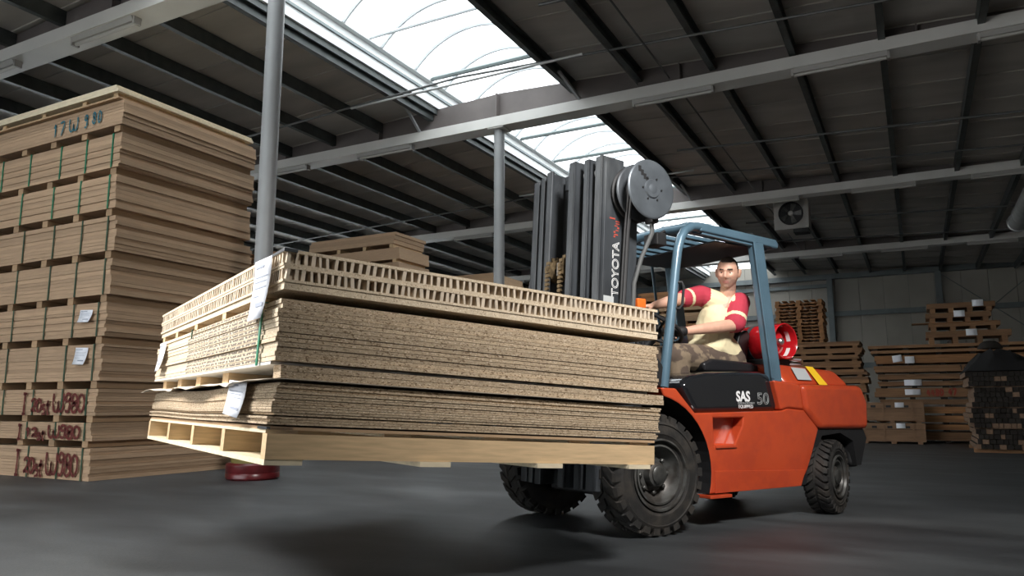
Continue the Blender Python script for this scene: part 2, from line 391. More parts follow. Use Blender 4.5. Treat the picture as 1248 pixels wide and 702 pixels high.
# columns on the ridge line; each in a dark red bumper ring
for k, (x, y) in enumerate(((-6.96, 6.6), (-7.2, 12.99))):
    c_ = bpy.data.objects.new('column', None); C.objects.link(c_); c_.location = (x, y, 0); struct(c_)
    MB().lathe([(.108, 0), (.108, 6.43)], 28).build('shaft', 'column', c_, True)
    box('cap_plate', -.18, .18, -.18, .18, 6.425, 6.449, 'white', c_)
    box('base_plate', -.16, .16, -.16, .16, 0, .02, 'column', c_)
    if k == 0:
        g = thing('column_bumper', 'dark red round rubber bumper ring around the foot of the grey column', 'bumper', (x, y, 0))
        MB().lathe([(.285, 0), (.305, .02), (.305, .07), (.298, .08), (.305, .09), (.305, .17), (.285, .19), (.16, .19), (.16, 0)], 40, closed=True).build('ring', 'redring', g, True)
        MB().lathe([(.25, .19), (.255, .25), (.24, .33), (.15, .33), (.15, .19)], 32, closed=True).build('sleeve', 'olive', g, True)

# barrel rooflight
sk = bpy.data.objects.new('window_1', None); C.objects.link(sk); struct(sk)
for s, x in ((-1, SKL), (1, SKR)):
    zb = zroof(x)
    box('kerb', min(x, x - s * .05), max(x, x - s * .05), YN, YF, zb - .02, zb + .42, 'kerb', sk)
    box('gutter', min(x - s * .05, x - s * .16), max(x - s * .05, x - s * .16), YN, YF, zb + .40, zb + .44, 'kerb', sk)
    box('edge_angle', min(x, x + s * .04), max(x, x + s * .04), YN, YF - .33, zb - .14, zb - .02, 'purlin', sk)
    box('kerb_rail', min(x - s * .05, x - s * .09), max(x - s * .05, x - s * .09), YN, YF, zb + .18, zb + .23, 'tie', sk)
half = (SKR - SKL) / 2 - .16; rise = .62; za = zroof(SKL) + .43
rad = (half * half + rise * rise) / (2 * rise); amax = math.asin(half / rad)
arc = [(RIDGE + rad * math.sin(a), za + rad * math.cos(a) - (rad - rise)) for a in [amax * (2 * i / 16 - 1) for i in range(17)]]
def sheet(y0, y1):
    vs = [(x, y0, z) for x, z in arc] + [(x, y1, z) for x, z in arc]
    return MB().add(vs, [(i, i + 1, i + 18, i + 17) for i in range(16)]).mesh('pane', 'pane', True)
stp = 1.1; pm = sheet(0, stp); rm = MB().tube([(x, 0, z) for x, z in arc], .04, 6).mesh('rib', 'rib')
n = int((YF - YN) / stp)
for i in range(n):
    link('pane', pm, sk, loc=(0, YN + i * stp, 0)); link('rib', rm, sk, loc=(0, YN + i * stp, -.015))
link('rib', rm, sk, loc=(0, YN + n * stp, -.015))
for y0 in (YN, YN + n * stp): MB().prism(arc, 'y', y0 - .03, y0 - .01).build('end_cheek', 'kerb', sk)
for y in [4.3 + 2.05 * i for i in range(15)] + [1.0, -2.2]:
    MB().tube([(SKL, y, za + .02), (SKR, y, za + .02)], .05 if int(y * 2) % 2 else .03, 6).build('tie_rod', 'tie' if int(y * 2) % 2 else 'rib', sk)
# services under the roof
def pipe(name, lab, a, b, r, mt='pipe', grp=None):
    return tag(MB().tube([a, b], r, 7).build(name, mt, None, True), lab, 'pipe', grp)
for y, wh in ((4.9, BN[1]), (11.4, BN[2]), (19.2, BN[3]), (28.5, BN[4])):
    o = MB().tube([(XL, y, zroof(XL) - .30), (RIDGE, y, zroof(RIDGE) - .30), (XR, y, zroof(XR) - .30)], .022, 6).build('conduit', 'pipe')
    tag(o, f'thin grey conduit running across under the purlins, just before {wh}', 'conduit', 'conduits across the roof')
for y, wh in ((9.3, BN[2]), (16.6, BN[3]), (24.6, BN[4])):
    pipe('water_pipe', f'slim bright pipe crossing below the rooflight before {wh}', (-9.6, y + 1.9, 6.72), (-4.6, y + 1.9, 6.74), .024, 'pipelt', 'pipes crossing the rooflight')
    pipe('sprinkler_pipe', f'grey sprinkler pipe below the roof on the air duct side, before {wh}', (-4.5, y, 6.66), (XR - .05, y, 6.24), .026, 'pipe', 'sprinkler pipes')
for x in (-3.55, -4.15):
    for a, b, wh in zip([2.0] + BEAMS[2:4], BEAMS[2:5], BN[2:5]):
        m = MB().tube([(x, a + .1, zroof(x) - .32), (x, (a + b) / 2, zroof(x) - .36), (x, b - .25, 6.7)], .018, 6)
        tag(m.build('cable_rod', 'pipe'), f'dark rod running lengthwise beside the rooflight up to {wh}', 'rod', 'lengthwise rods beside the rooflight')
# fan heater under the second visible beam, and the zinc duct
t = thing('fan_heater', 'square pale fan unit with a round black fan hung below a roof beam', 'fan heater', (-3.25, 22.0, 5.75))
MB().bx(0, .93, .02, .55, 0, .84).build('housing', 'lamp', t, bevel=.015)
fm = Matrix.Translation((.46, 0, .44)) @ Matrix.Rotation(R(90), 4, 'X')
MB().lathe([(.33, -.02), (.33, .05), (.30, .05), (.30, -.02)], 32, fm, closed=True).build('fan_ring', 'blackm', t, True)
MB().lathe([(.30, -.018), (.30, -.012)], 32, fm).build('fan_back', 'blackm', t)
for k in range(5):
    a = k * 2 * math.pi / 5; c, s = math.cos(a), math.sin(a)
    def rp(r_, off, h): return fm @ Vector((r_ * c - off * s, r_ * s + off * c, h))
    MB().hexa([rp(.06, -.03, .0), rp(.28, -.08, .0), rp(.28, .07, .02), rp(.06, .03, .02), rp(.06, -.03, .006), rp(.28, -.08, .006), rp(.28, .07, .026), rp(.06, .03, .026)]).build('blade', 'hub', t)
MB().lathe([(.07, 0), (.07, .04), (.05, .055)], 16, fm).build('fan_hub', 'lamp', t, True)
for xx in (.05, .88): MB().tube([(xx, .3, .84), (xx, .3, zroof(-3) - 5.75 - .01)], .012, 6).build('hanger', 'pipelt', t)
box('bracket', .5, .9, .05, .5, -.1, 0, 'blackm', t)
d = thing('air_duct', 'round zinc air duct ending in an open rim below the roof', 'duct', (2.42, 21.2, 5.16))
MB().lathe([(.215, 0), (.215, 19)], 28, Matrix.Rotation(R(90), 4, 'X')).build('duct_pipe', 'duct', d, True)
MB().lathe([(.235, -.03), (.235, .05), (.2, .05), (.2, -.03)], 28, Matrix.Rotation(R(90), 4, 'X'), closed=True).build('rim', 'steel', d, True)
for yy in (-.9, -4, -8, -12): MB().lathe([(.22, yy - .02), (.226, yy), (.22, yy + .02)], 28, Matrix.Rotation(R(-90), 4, 'X')).build('seam_ring', 'duct', d, True)
for yy in (-3, -9, -15): MB().tube([(0, yy, .21), (0, yy, 1.45)], .01, 5).build('hanger', 'pipe', d)

# ================================================================== BOARD BUNDLES
def paper_part(parent, o, X, Y, w_, h_, curl=.02, name='paper_label', lines=True):
    """a sheet with slight curl at o (lower left), right X, up Y; printed lines as thin strips"""
    X, Y = Vector(X).normalized(), Vector(Y).normalized(); Z = X.cross(Y); o = Vector(o); vs = []; fs = []; n = 5
    for j in range(n + 1):
        t = j / n
        for i in (0, 1): vs.append(o + X * w_ * i + Y * h_ * t + Z * (.004 + curl * (1 - t) ** 2 * (1 if i else .6)))
    for j in range(n): fs.append((2 * j, 2 * j + 1, 2 * j + 3, 2 * j + 2))
    p = MB().add(vs, fs).build(name, 'paper', parent, True)
    s = p.modifiers.new('t', 'SOLIDIFY'); s.thickness = .0015
    if lines:
        m = MB()
        for t0, a, b, th in ((.86, .1, .6, .05), (.7, .1, .9, .018), (.62, .1, .8, .018), (.52, .1, .85, .018), (.38, .1, .5, .018), (.2, .4, .9, .07)):
            q = [o + X * w_ * u + Y * h_ * (t0 + v) + Z * (.007 + curl * (1 - t0) ** 2 * (.6 + .4 * u)) for u, v in ((a, 0), (b, 0), (b, th), (a, th))]
            m.add(q, [(0, 1, 2, 3)])
        m.build('print', 'ink', p)
    return p
def bundle(label, loc, LX, LY, layers, skid=.07, mt='tan', group=None, rot=0, skids=5, straps=(), jit=.012, name='board_bundle', cat='board bundle', skid_mt='tan2', strap_mt='strapdk', alongx=False, endjit=None):
    t = thing(name, label, cat, loc, rot, group); z = skid; ej = endjit if endjit is not None else jit
    if skid > 0:
        for i in range(skids):
            if alongx:
                y = (LY - .12) * i / max(1, skids - 1); box('skid', -LX + .02, -.02, y, y + .12, 0, skid, skid_mt, t)
            else:
                x = -LX + .06 + (LX - .24) * i / max(1, skids - 1); box('skid', x, x + .11, .015, LY - .03, 0, skid, skid_mt, t)
    for th in layers:
        dx, dy = random.uniform(-ej, ej), random.uniform(-jit, jit)
        box('board', -LX + dx, dx, dy, LY + dy, z + .0012, z + th - .0012, mt, t); z += th
    for sx in straps:
        MB().bx(sx - .012, sx + .012, -jit - .006, -jit - .002, skid, z + .003).bx(sx - .012, sx + .012, -jit - .006, LY + jit + .006, z + .001, z + .003).build('strap', strap_mt, t)
    t['_top'] = z
    return t
def lay(total, n, var=.3):
    r_ = [1 + random.uniform(-var, var) for _ in range(n)]; s = sum(r_); return [total * a / s for a in r_]

# ---- hand-sprayed lettering
GL = {'I': [[(0, 1), (.5, 1)], [(.25, 1), (.22, .5), (.2, 0)], [(0, 0), (.45, 0)]], '2': [[(0, .75), (.2, 1), (.45, .85), (.4, .55), (.05, .05), (.25, .12), (.5, .02)]],
      '0': [[(.25, 1), (.05, .75), (.05, .25), (.25, 0), (.45, .25), (.45, .75), (.25, 1)]], 's': [[(.4, .6), (.15, .65), (.1, .4), (.4, .3), (.38, .05), (.05, 0)]],
      't': [[(.2, .9), (.2, .1), (.4, .03)], [(0, .6), (.45, .62)]], 'W': [[(0, 1), (-.02, .4), (.15, 0), (.38, .1), (.45, .55), (.5, .1), (.8, .05), (.92, .5), (.9, 1)]],
      '9': [[(.45, .75), (.25, .55), (.05, .75), (.25, 1), (.45, .85), (.42, .3), (.3, 0), (.08, .08)]], '8': [[(.25, .52), (.06, .75), (.25, 1), (.45, .75), (.25, .52), (.04, .25), (.25, 0), (.47, .25), (.25, .52)]],
      '1': [[(0, .7), (.2, 1), (.2, 0)]], '7': [[(0, 1), (.45, 1), (.15, 0)]], '6': [[(.42, .95), (.1, .6), (.05, .2), (.25, 0), (.45, .2), (.3, .45), (.08, .3)]], '3': [[(.05, .9), (.3, 1), (.4, .75), (.15, .52), (.42, .3), (.25, 0), (.02, .1)]], '5': [[(.45, 1), (.1, 1), (.08, .6), (.4, .5), (.38, .1), (.05, 0)]],
      '4': [[(.3, 1), (.02, .4), (.48, .4)], [(.35, .7), (.33, 0)]], 'L': [[(.05, 1), (.05, 0), (.42, 0)]]}
def graffiti(parent, name, o, X, Y, items, wd, mt):
    X, Y = Vector(X).normalized(), Vector(Y).normalized(); Z = X.cross(Y); o = Vector(o)
    for ch, x0, y0, sx, sy in items:
        m = MB()
        for st in GL[ch]:
            P = [o + X * (x0 + a * sx) + Y * (y0 + b * sy) + Z * .003 for a, b in st]
            Q = [P[0]]
            for i in range(len(P) - 1):   # catmull smoothing
                p0, p1, p2, p3 = P[max(i - 1, 0)], P[i], P[i + 1], P[min(i + 2, len(P) - 1)]
                for s in (.25, .5, .75, 1):
                    Q.append(.5 * ((2 * p1) + (p2 - p0) * s + (2 * p0 - 5 * p1 + 4 * p2 - p3) * s * s + (3 * p1 - p0 - 3 * p2 + p3) * s ** 3))
            vs = []; k = len(Q)
            for i, q in enumerate(Q):
                dd = (Q[min(i + 1, k - 1)] - Q[max(i - 1, 0)]); nn = Z.cross(dd)
                nn = nn.normalized() if nn.length > 1e-6 else Y
                ww = wd * (.5 + .12 * math.sin(i * 1.3)); vs += [q - nn * ww, q + nn * ww]
            m.add(vs, [(2 * i, 2 * i + 1, 2 * i + 3, 2 * i + 2) for i in range(k - 1)])
        m.build(name, mt, parent)

# ---- tall stack of ten bundles
SX, SY = -8.33, 5.48
zz = [(.0, .37), (.37, .657), (.657, 1.046), (1.046, 1.564), (1.564, 2.057), (2.057, 2.578), (2.578, 3.09), (3.09, 3.596), (3.596, 4.117), (4.117, 4.50)]
offs = [(0, 0), (-.03, .01), (.0, .02), (.04, .01), (.05, .02), (.06, .03), (.09, .02), (.07, .0), (.09, .0), (.16, -.04)]
words = ['lowest bundle, on the floor, red I20st W980', 'second bundle from the floor, red I12st W980', 'third bundle from the floor, red I20st W980', 'fourth from the floor, with a paper', 'fifth from the floor, with a paper',
         'sixth bundle from the floor, no writing', 'seventh bundle from the floor, no writing', 'eighth bundle from the floor', 'ninth bundle from the floor, green straps', 'top bundle, marked in teal W 980']
for k, ((z0, z1), (ox, oy)) in enumerate(zip(zz, offs)):
    sk_h = .0 if k == 0 else (.075 if k in (1, 2, 9) else .085)
    gap = .008
    st = [(-.14, -.62, -1.2, -1.85, -2.5), (-.12, -.66, -1.22, -1.9, -2.5)][k % 2]
    st = tuple(s + random.uniform(-.03, .03) for s in st) if k != 9 else ()
    b = bundle('tan particleboard, tall stack beside the grey column, ' + words[k], (SX + ox, SY + oy, z0), 2.8, 2.07, lay(z1 - z0 - sk_h - .006, [9, 7, 9, 10, 9, 9, 9, 9, 9, 7][k]), sk_h, 'tan', 'bundles of the tall stack', 0, 5, st,
               jit=.008, endjit=.016, strap_mt='strap' if k >= 7 else 'strapdk')
    yy = -.016
    if k in (0, 1, 2):
        hh = z1 - z0 - sk_h; s = hh * .68; y0 = sk_h + hh * .14
        graffiti(b, 'sprayed_letter', (0, yy, y0), (1, 0, 0), (0, 0, 1),
                 [('I', -1.42, -.03, .16, s * 1.15), ('2' if k != 1 else '1', -1.24, .0, .2, s * .72), ('0' if k != 1 else '2', -1.13, .0, .2, s * .72), ('s', -1.02, -.03, .17, s * .8), ('t', -.93, -.03, .16, s * .85),
                  ('W', -.79, .0, .22, s), ('9', -.575, .0, .25, s), ('8', -.45, -.01, .26, s), ('0', -.32, .0, .26, s * .95)], .032, 'spray')
    if k == 9:
        graffiti(b, 'sprayed_letter', (0, yy, .12), (1, 0, 0), (0, 0, 1), [('1', -1.36, .0, .12, .17), ('7', -1.24, .0, .2, .17), ('W', -1.04, .02, .18, .17), ('9', -.74, .02, .13, .16), ('8', -.58, .04, .13, .15), ('0', -.47, .04, .13, .15)], .022, 'chalk')
    if k in (3, 4):
        paper_part(b, (-.47, yy, .28 - .02 * (k == 4)), (1, 0, -.04), (0, 0, 1), .24, .2 if k == 3 else .15, .05)
# loose boards lying on the top bundle
ztop = 4.50
tb = thing('board_pair', 'thin overhanging boards on spacers on top of the tall stack', 'board', (SX + .12, SY - .10, ztop + .004))
box('board', -2.86, 0, 0, 2.1, 0, .022, 'tan2', tb)
for xx in (-2.5, -1.6, -.75, -.14): box('spacer', xx, xx + .08, .03, 2.0, .022, .082, 'pine', tb)
for k in range(3): box('board', -2.8 - .02 * k, -.02 * k, -.01, 2.1, .083 + .028 * k, .110 + .028 * k, 'pinelt', tb)

# ---- bundles of boards standing behind the load
def tower(corner, LX, LY, top, hb, lab, grp, mt='tan', vis=4):
    n = int(round(top / hb)); h = top / n
    for k in range(n):
        j = random.uniform(-.05, .05) if k < n - 1 else 0
        which = 'top bundle' if k == n - 1 else ('second bundle from the top' if k == n - 2 else ('third bundle from the top' if k == n - 3 else f'{ORD[k]} bundle from the floor'))
        bundle(f'{which} {lab}', (corner[0] + j + (.1 if k == n - 2 else .22 if k == n - 3 else 0), corner[1] + j, k * h), LX, LY, lay(h - .1, 3 if k == n - 1 else 2), .098, mt, grp, 0, 4, jit=.03, skid_mt='pine')
tower((-11.3, 15.0), 2.8, 1.32, 5.16, .40, 'of a board stack seen over the load between two columns', 'bundles of the stack behind the load')
tower((-9.6, 17.0), 1.26, 1.7, 4.28, .53, 'of a lower board stack behind the second column', 'bundles of the lower stack behind the load', 'tan2')

def pallet(label, loc, LX, LY, group, h=.12, mt='plankor', rot=0, nb=7):
    t = thing('pallet', label, 'pallet', loc, rot, group)
    for i in range(3):
        y = (LY - .09) * i / 2; 
        for x in (0, LX / 2 - .05, LX - .1): box('block', x, x + .1, y, y + .09, .018, h - .02, mt, t)
        box('bottom_board', 0, LX, y, y + .09, 0, .018, mt, t)
    for i in range(nb):
        x = (LX - .1) * i / (nb - 1); box('deck_board', x, x + .1, 0, LY, h - .02, h, mt, t)
    return t
for k in range(36):
    pallet('orange-brown pallet in the tall pallet stack behind the round column' + (', ' + ['topmost', 'second from the top', 'third from the top', 'fourth from the top'][35 - k] if k > 31 else ', lower part'), (-14.1 + random.uniform(-.03, .03), 12.6 + random.uniform(-.03, .03), k * .1215), 1.2, .8, 'pallets stacked behind the column')

# ================================================================== THE LOAD ON THE FORKS
LA, LT = R(-118.2), R(3.0)
lhd = Vector((math.cos(LA) * math.cos(LT), math.sin(LA) * math.cos(LT), math.sin(LT)))
llat = Vector((-math.sin(LA), math.cos(LA), 0)); lup = lhd.cross(llat)
LROT = Matrix((-lhd, -llat, lup)).transposed()          # columns: back, far, up
LC = Vector((-2.225, 2.165, 0.638))
def lpos(u, v, w_): return LC + LROT @ Vector((u, v, w_))
LU, LV = 2.07, 2.80
# pallet
t = thing('pallet', 'pale timber pallet with five runners carried on the forks under the boards', 'pallet', lpos(0, 0, 0), LROT)
for v in (0.0, .66, 1.33, 2.02, 2.74):
    w_ = .06
    box('stringer', .0, LU - .02, v, v + w_, .014, .112, 'pine', t)
for i, u in enumerate((0.0, .66, 1.28, 1.86)): box('bottom_board', u, u + .15, .005 if i == 0 else -.012, LV, -.008, .013, 'pinelt', t)
for u in (0.0, .5, 1.0, 1.5, 1.9): box('top_board', u + .002, u + .13, .03, LV - .02, .113, .126, 'pinelt', t)
# wavy bottom pack
t = thing('board_pack', 'pack of thin wavy chipboards lying directly on the pale pallet', 'board pack', lpos(0, 0, .127), LROT)
NB, z = 15, 0.0
def wavy(th, amp, mt):
    n = 18; vs = []; fs = []
    for i in range(n + 1):
        v = LV * i / n; s = i / n
        dz = amp * (-.011 * math.sin(s * math.pi) ** 2 * 1.0 + .007 * math.sin(s * 9.5) * (.2 + s))
        vs += [(0, v, dz), (LU, v, dz * .2), (LU, v, dz * .2 + th), (0, v, dz + th)]
    for i in range(n):
        a, b = 4 * i, 4 * i + 4
        for j in range(4): fs.append((a + j, a + (j + 1) % 4, b + (j + 1) % 4, b + j))
    fs += [(0, 1, 2, 3), (4 * n + 3, 4 * n + 2, 4 * n + 1, 4 * n)]
    return MB().add(vs, fs).mesh('board', mt)
for k in range(NB):
    th = .0108
    du = random.uniform(-.008, .008) + (.0 if k < 3 else .012) + (.004 * max(0, k - 9)); dv = random.uniform(-.005, .008)
    zz_ = z + (.004 if k > 2 else 0)
    link('board', wavy(th - .0014, .2 + .8 * k / NB, 'chip'), t, loc=(du, dv, zz_ + .02)); z += th
PT = z + .024
box('bottom_sheet', .01, LU - .02, .0, LV, .0, .012, 'tan2', t)
paper_part(t, (-.012, .60, .055), (0, -1, -.06), (-.02, 0, 1), .30, .15, .03)
box('corner_tape', -.004, .10, .0, .13, .001, .011, 'mast', t)
# kraft sheet over it
n = 26; vs = []; fs = []
for i in range(n + 1):
    v = -.015 + (LV + .06) * i / n
    for j, u in enumerate((-.05, .0, .06, 1.0, 2.02)):
        wob = .013 * math.sin(i * .9) + .010 * math.sin(i * 1.9 + 1)
        vs.append((u - (.025 * math.sin(i * .55 + .5) if j == 0 else 0), v, PT + .008 + (wob * .5 - .012 if j == 0 else wob * .35 if j == 1 else 0) + (0.006 if j > 1 else 0)))
for i in range(n):
    for j in range(4): fs.append((i * 5 + j, i * 5 + j + 1, i * 5 + j + 6, i * 5 + j + 5))
ks = MB().add(vs, fs).build('cover_sheet', 'kraft', t, True); ks.modifiers.new('t', 'SOLIDIFY').thickness = .0025
ks['label'] = 'crumpled brown paper sheet'
# middle pack on chipboard runners
W1 = .127 + PT + .016
t = thing('board_pack', 'thick strapped pack of chipboard with printed ends in the middle of the load', 'board pack', lpos(0.0, 0, W1), LROT)
MH = .645 - W1; skh = .052
box('runner', .03, LU + .05, .004, .10, 0, .026, 'chip', t); box('runner', .03, LU + .05, .008, .105, .0275, skh, 'chip', t)
for v in (.92, 1.55, 2.1, 2.62): box('runner', .05, LU, v, v + .12, 0, skh, 'pine', t)
ths = lay(MH - skh - .014, 13, .06); z = skh + .014
box('laminated_sheet', .0, LU - .03, .05, LV, skh, skh + .012, 'white', t)
for k, th in enumerate(ths):
    du = random.uniform(-.006, .006) + .012 * (k > 10); dv = random.uniform(-.004, .004) + (.004 if k in (4, 5) else 0) + .012 * max(0, k - 9) * .5
    g = .0035 if k in (4, 5, 9) else .0012
    a, b_, c_ = LU, LV, th - g
    me = MB().bx(0, a, 0, b_, -c_ / 2, c_ / 2); f0 = len(me.m)
    me.m = [0, 0, 0, 0, 0, 1]
    o = me.build('board', ['chip', 'print'], t); o.location = (du, dv, z + th / 2); z += th
MT = z
m = MB()
m.bx(-.014, -.009, .20, .222, skh, z + .002).bx(-.014, LU + .02, .20, .222, z + .001, z + .003).build('strap', 'strap', t)
MB().bx(-.014, -.009, 1.62, 1.636, z - .05, z + .002).bx(-.014, LU + .02, 1.62, 1.636, z + .001, z + .003).build('strap', 'strapdk', t)
paper_part(t, (-.014, 2.62, skh + .06), (0, -1, 0), (0, 0, 1), .22, .19, .03)
# honeycomb pack
W2 = W1 + MT + .004
t = thing('honeycomb_pack', 'two honeycomb-core boards on a chipboard panel, on top of the load', 'board pack', lpos(0.0, 0, W2), LROT)
for v in (.30, .95, 1.62, 2.2, 2.66): box('spacer', .012, LU - .02, v, v + .075, 0, .032, 'pine', t)
box('board', .01, LU, .006, LV - .01, .033, .062, 'chiplt', t)
zc = .0625
for row in range(2):
    o = bpy.data.objects.new('honeycomb_board', None); C.objects.link(o); o.parent = t
    o.location = (random.uniform(-.004, .004), random.uniform(-.004, .004), zc)
    box('face_sheet', 0, LU, 0, LV, 0, .011, 'chiplt', o); box('face_sheet', 0, LU, 0, LV, .055, .068 if row else .066, 'chiplt', o)
    box('core_backing', .075, LU - .04, .075, LV - .04, .0112, .0548, 'coredk', o)  # dark slab whose colour stands in for shade inside the cells
    m = MB(); step = .034
    def wall(cx_, cy_, ax):
        j = random.uniform(-.003, .003); j2 = random.uniform(-.012, .012); th = random.uniform(.008, .017)
        if ax == 'u': m.hexa([(cx_ + j - th / 2, .002, .011), (cx_ + j + th / 2, .002, .011), (cx_ + j2 + th / 2, .075, .011), (cx_ + j2 - th / 2, .075, .011), (cx_ - th / 2 - j, .002, .055), (cx_ + th / 2 - j, .002, .055), (cx_ + j2 + th / 2, .075, .055), (cx_ + j2 - th / 2, .075, .055)])
        else: m.hexa([(.002, cy_ + j - th / 2, .011), (.075, cy_ + j2 - th / 2, .011), (.075, cy_ + j2 + th / 2, .011), (.002, cy_ + j + th / 2, .011), (.002, cy_ - j - th / 2, .055), (.075, cy_ + j2 - th / 2, .055), (.075, cy_ + j2 + th / 2, .055), (.002, cy_ - j + th / 2, .055)])
    u = .02
    while u < LU - .01: wall(u, 0, 'u'); u += step * random.uniform(.8, 1.2)
    v = .03
    while v < LV - .01: wall(0, v, 'v'); v += step * random.uniform(.75, 1.25)
    c_ = m.build('core_walls', 'core', o); c_['kind'] = 'stuff'
    zc += .0665
MB().bx(-.006, .05, -.006, .19, .0, .012).build('corner_tape', 'mast', t).location = (0, 0, zc - .010)
paper_part(t, (-.012, .33, -.075), (0, -1, -.03), (-.05, 0, 1), .25, .26, .035)

# ================================================================== STACKS ALONG THE BACK
def scribble(parent, name, o, X, txt, s, mt, wd=.018):
    it = []; xx = 0
    for ch in txt:
        if ch != ' ': it.append((ch, xx, random.uniform(-.1, .1) * s, s * .9, s))
        xx += s * (.95 if ch == 'W' else .62)
    return graffiti(parent, name, o, X, (0, 0, 1), it, wd, mt)
# long plank stack
hs = [.24, .17, .2, .2, .17, .26, .15, .17, .2, .24, .12, .12]
zs = 0
for k, h in enumerate(hs):
    ordn = ['lowest', 'second', 'third', 'fourth', 'fifth', 'sixth', 'seventh', 'eighth', 'ninth', 'tenth', 'eleventh', 'topmost'][k]
    dx = random.uniform(-.06, .06) + (-.06 if k > 9 else 0)
    b = bundle(f'brown plank bundle, {ordn} from the floor in the wide stack behind the crates', (4.6, 19.95 + random.uniform(-.03, .03), zs), 4.6 + .83 - .0 - dx, 1.0, lay(h - .05, 2 if h > .14 else 1), .05, 'plankor' if k in (1, 2, 3, 9) else 'plank', 'plank bundles of the wide stack', 0, 9, jit=.02, endjit=.03, skid_mt='darkwood', name='plank_bundle', cat='planks')
    if k == 9: paper_part(b, (-5.05, -.03, .07), (1, 0, .15), (-.1, 0, 1), .2, .16, .03, lines=False); paper_part(b, (-4.8, -.03, .05), (1, 0, 0), (0, 0, 1), .2, .16, .03, lines=False)
    if k == 6: paper_part(b, (-4.85, -.03, .05), (1, 0, 0), (0, 0, 1), .36, .14, .02, lines=False)
    if k == 5: paper_part(b, (-4.85, -.03, .10), (1, 0, 0), (0, 0, 1), .32, .13, .02, lines=False)
    if k in (1, 2): scribble(b, 'marker_letter', (-3.6, -.035, .06), (1, 0, 0), '2051650 17' if k == 1 else '201650 73', .13, 'marker')
    if k == 0: scribble(b, 'marker_letter', (-3.4, -.035, .06), (1, 0, 0), 'L 1 L 7 L', .15, 'marker')
    if k == 8: scribble(b, 'marker_letter', (-3.7, -.035, .06), (1, 0, 0), '1603', .12, 'marker')
    if k == 9: scribble(b, 'marker_letter', (-3.4, -.035, .06), (1, 0, 0), '1403', .12, 'marker')
    if k == 5: scribble(b, 'marker_letter', (-4.4, -.035, .08), (1, 0, 0), '4480 47', .14, 'markred', .03); scribble(b, 'marker_letter', (-3.3, -.035, .08), (1, 0, 0), '53 7 1', .13, 'marker')
    zs += h
# pack pile on top of it
zt = zs + .004
for k, (x1, wdt, h, lab) in enumerate(((1.95, 1.68, .29, 'lowest, with crosswise legs'), (1.75, 1.42, .20, 'second'), (1.62, 1.30, .22, 'third, with a white paper'), (1.70, 1.36, .22, 'topmost, with a white paper'))):
    b = bundle(f'brown board pack on the wide plank stack, {lab}', (x1, 20.05, zt), wdt, .85, [h - .1] if k else [.05, .09], .098 if k else .148, 'plank', 'board packs on the wide plank stack', 0, 4, jit=.02, skid_mt='plank')
    if k in (0, 2, 3): paper_part(b, (-.75 - .12 * (k == 0) + .3 * (k == 3), -.026, .11 + .06 * (k == 0)), (1, 0, 0), (0, 0, 1), .22, .15, .02, lines=False)
    if k == 1: box('overhanging_board', -1.75, -.05, -.06, .3, .182, .199, 'plankor', b)
    zt += h + .004
# plank stack carrying the pallets
zs = 0
hs = [.22] * 6 + [.2, .18, .2, .15, .17, .16]
for k, h in enumerate(hs):
    ordn = ['lowest', 'second', 'third', 'fourth', 'fifth', 'sixth', 'seventh', 'eighth', 'ninth', 'tenth', 'eleventh', 'topmost'][k]
    x1 = -1.14 + .10 * min(1, (11 - k) / 6) + random.uniform(-.06, .06)
    bundle(f'brown plank bundle, {ordn} from the floor in the stack that carries the pallets', (x1, 20.0 + random.uniform(-.04, .04), zs), 3.3, 1.1, lay(h - .05, 2), .05, 'plank', 'plank bundles under the pallets', 0, 6, jit=.02, endjit=.05, skid_mt='plank', name='plank_bundle', cat='planks')
    zs += h
for k in range(13):
    pallet(f'orange-brown pallet in the pile on top of the plank stack, {ORD[k]} of thirteen', (-3.05 + random.uniform(-.02, .02), 20.1 + random.uniform(-.02, .02), zs + .003 + k * .0835), 1.12, .8, 'pallets on the plank stack', h=.082, nb=7)
# stack seen behind the driver
zs = 0
for k in range(13):
    h = .3
    bundle(f'brown plank bundle in the high stack behind the driver, {ORD[k]} from the floor', (-4.7 + random.uniform(-.05, .05), 20.0, zs), 1.9, 1.1, lay(h - .07, 3), .07, 'tan2' if k % 3 else 'plankor', 'plank bundles of the high stack behind the driver', 0, 4, jit=.03, endjit=.06, skid_mt='plank', name='plank_bundle', cat='planks')
    zs += h
# crates
for k in range(2):
    t = thing('wooden_crate', 'brown wooden crate with hand holes and a white label, ' + ('standing on the floor' if k == 0 else 'stacked on the lower crate'), 'crate', (-1.16, 18.98, .455 * k), None, None)
    for x in (.02, .58, 1.1): box('foot', x, x + .1, .02, .7, 0, .05, 'crate', t)
    box('body', .0, 1.27, .02, .72, .05, .45, 'crate', t)
    for x in (.0, .155 - .12, .44, 1.02, 1.23): box('batten', x, x + .035, -.002, .019, .05, .45, 'crate', t)
    box('top_rail', 0, 1.27, .0, .019, .31, .317, 'marker', t)
    for x in (.26, .57, .92): box('hand_hole', x - .05, x + .05, .012, .0195, .34, .39, 'blackm', t)
    paper_part(t, (.70, -.002, .34), (1, 0, 0), (0, 0, 1), .18, .11, .01, lines=False)
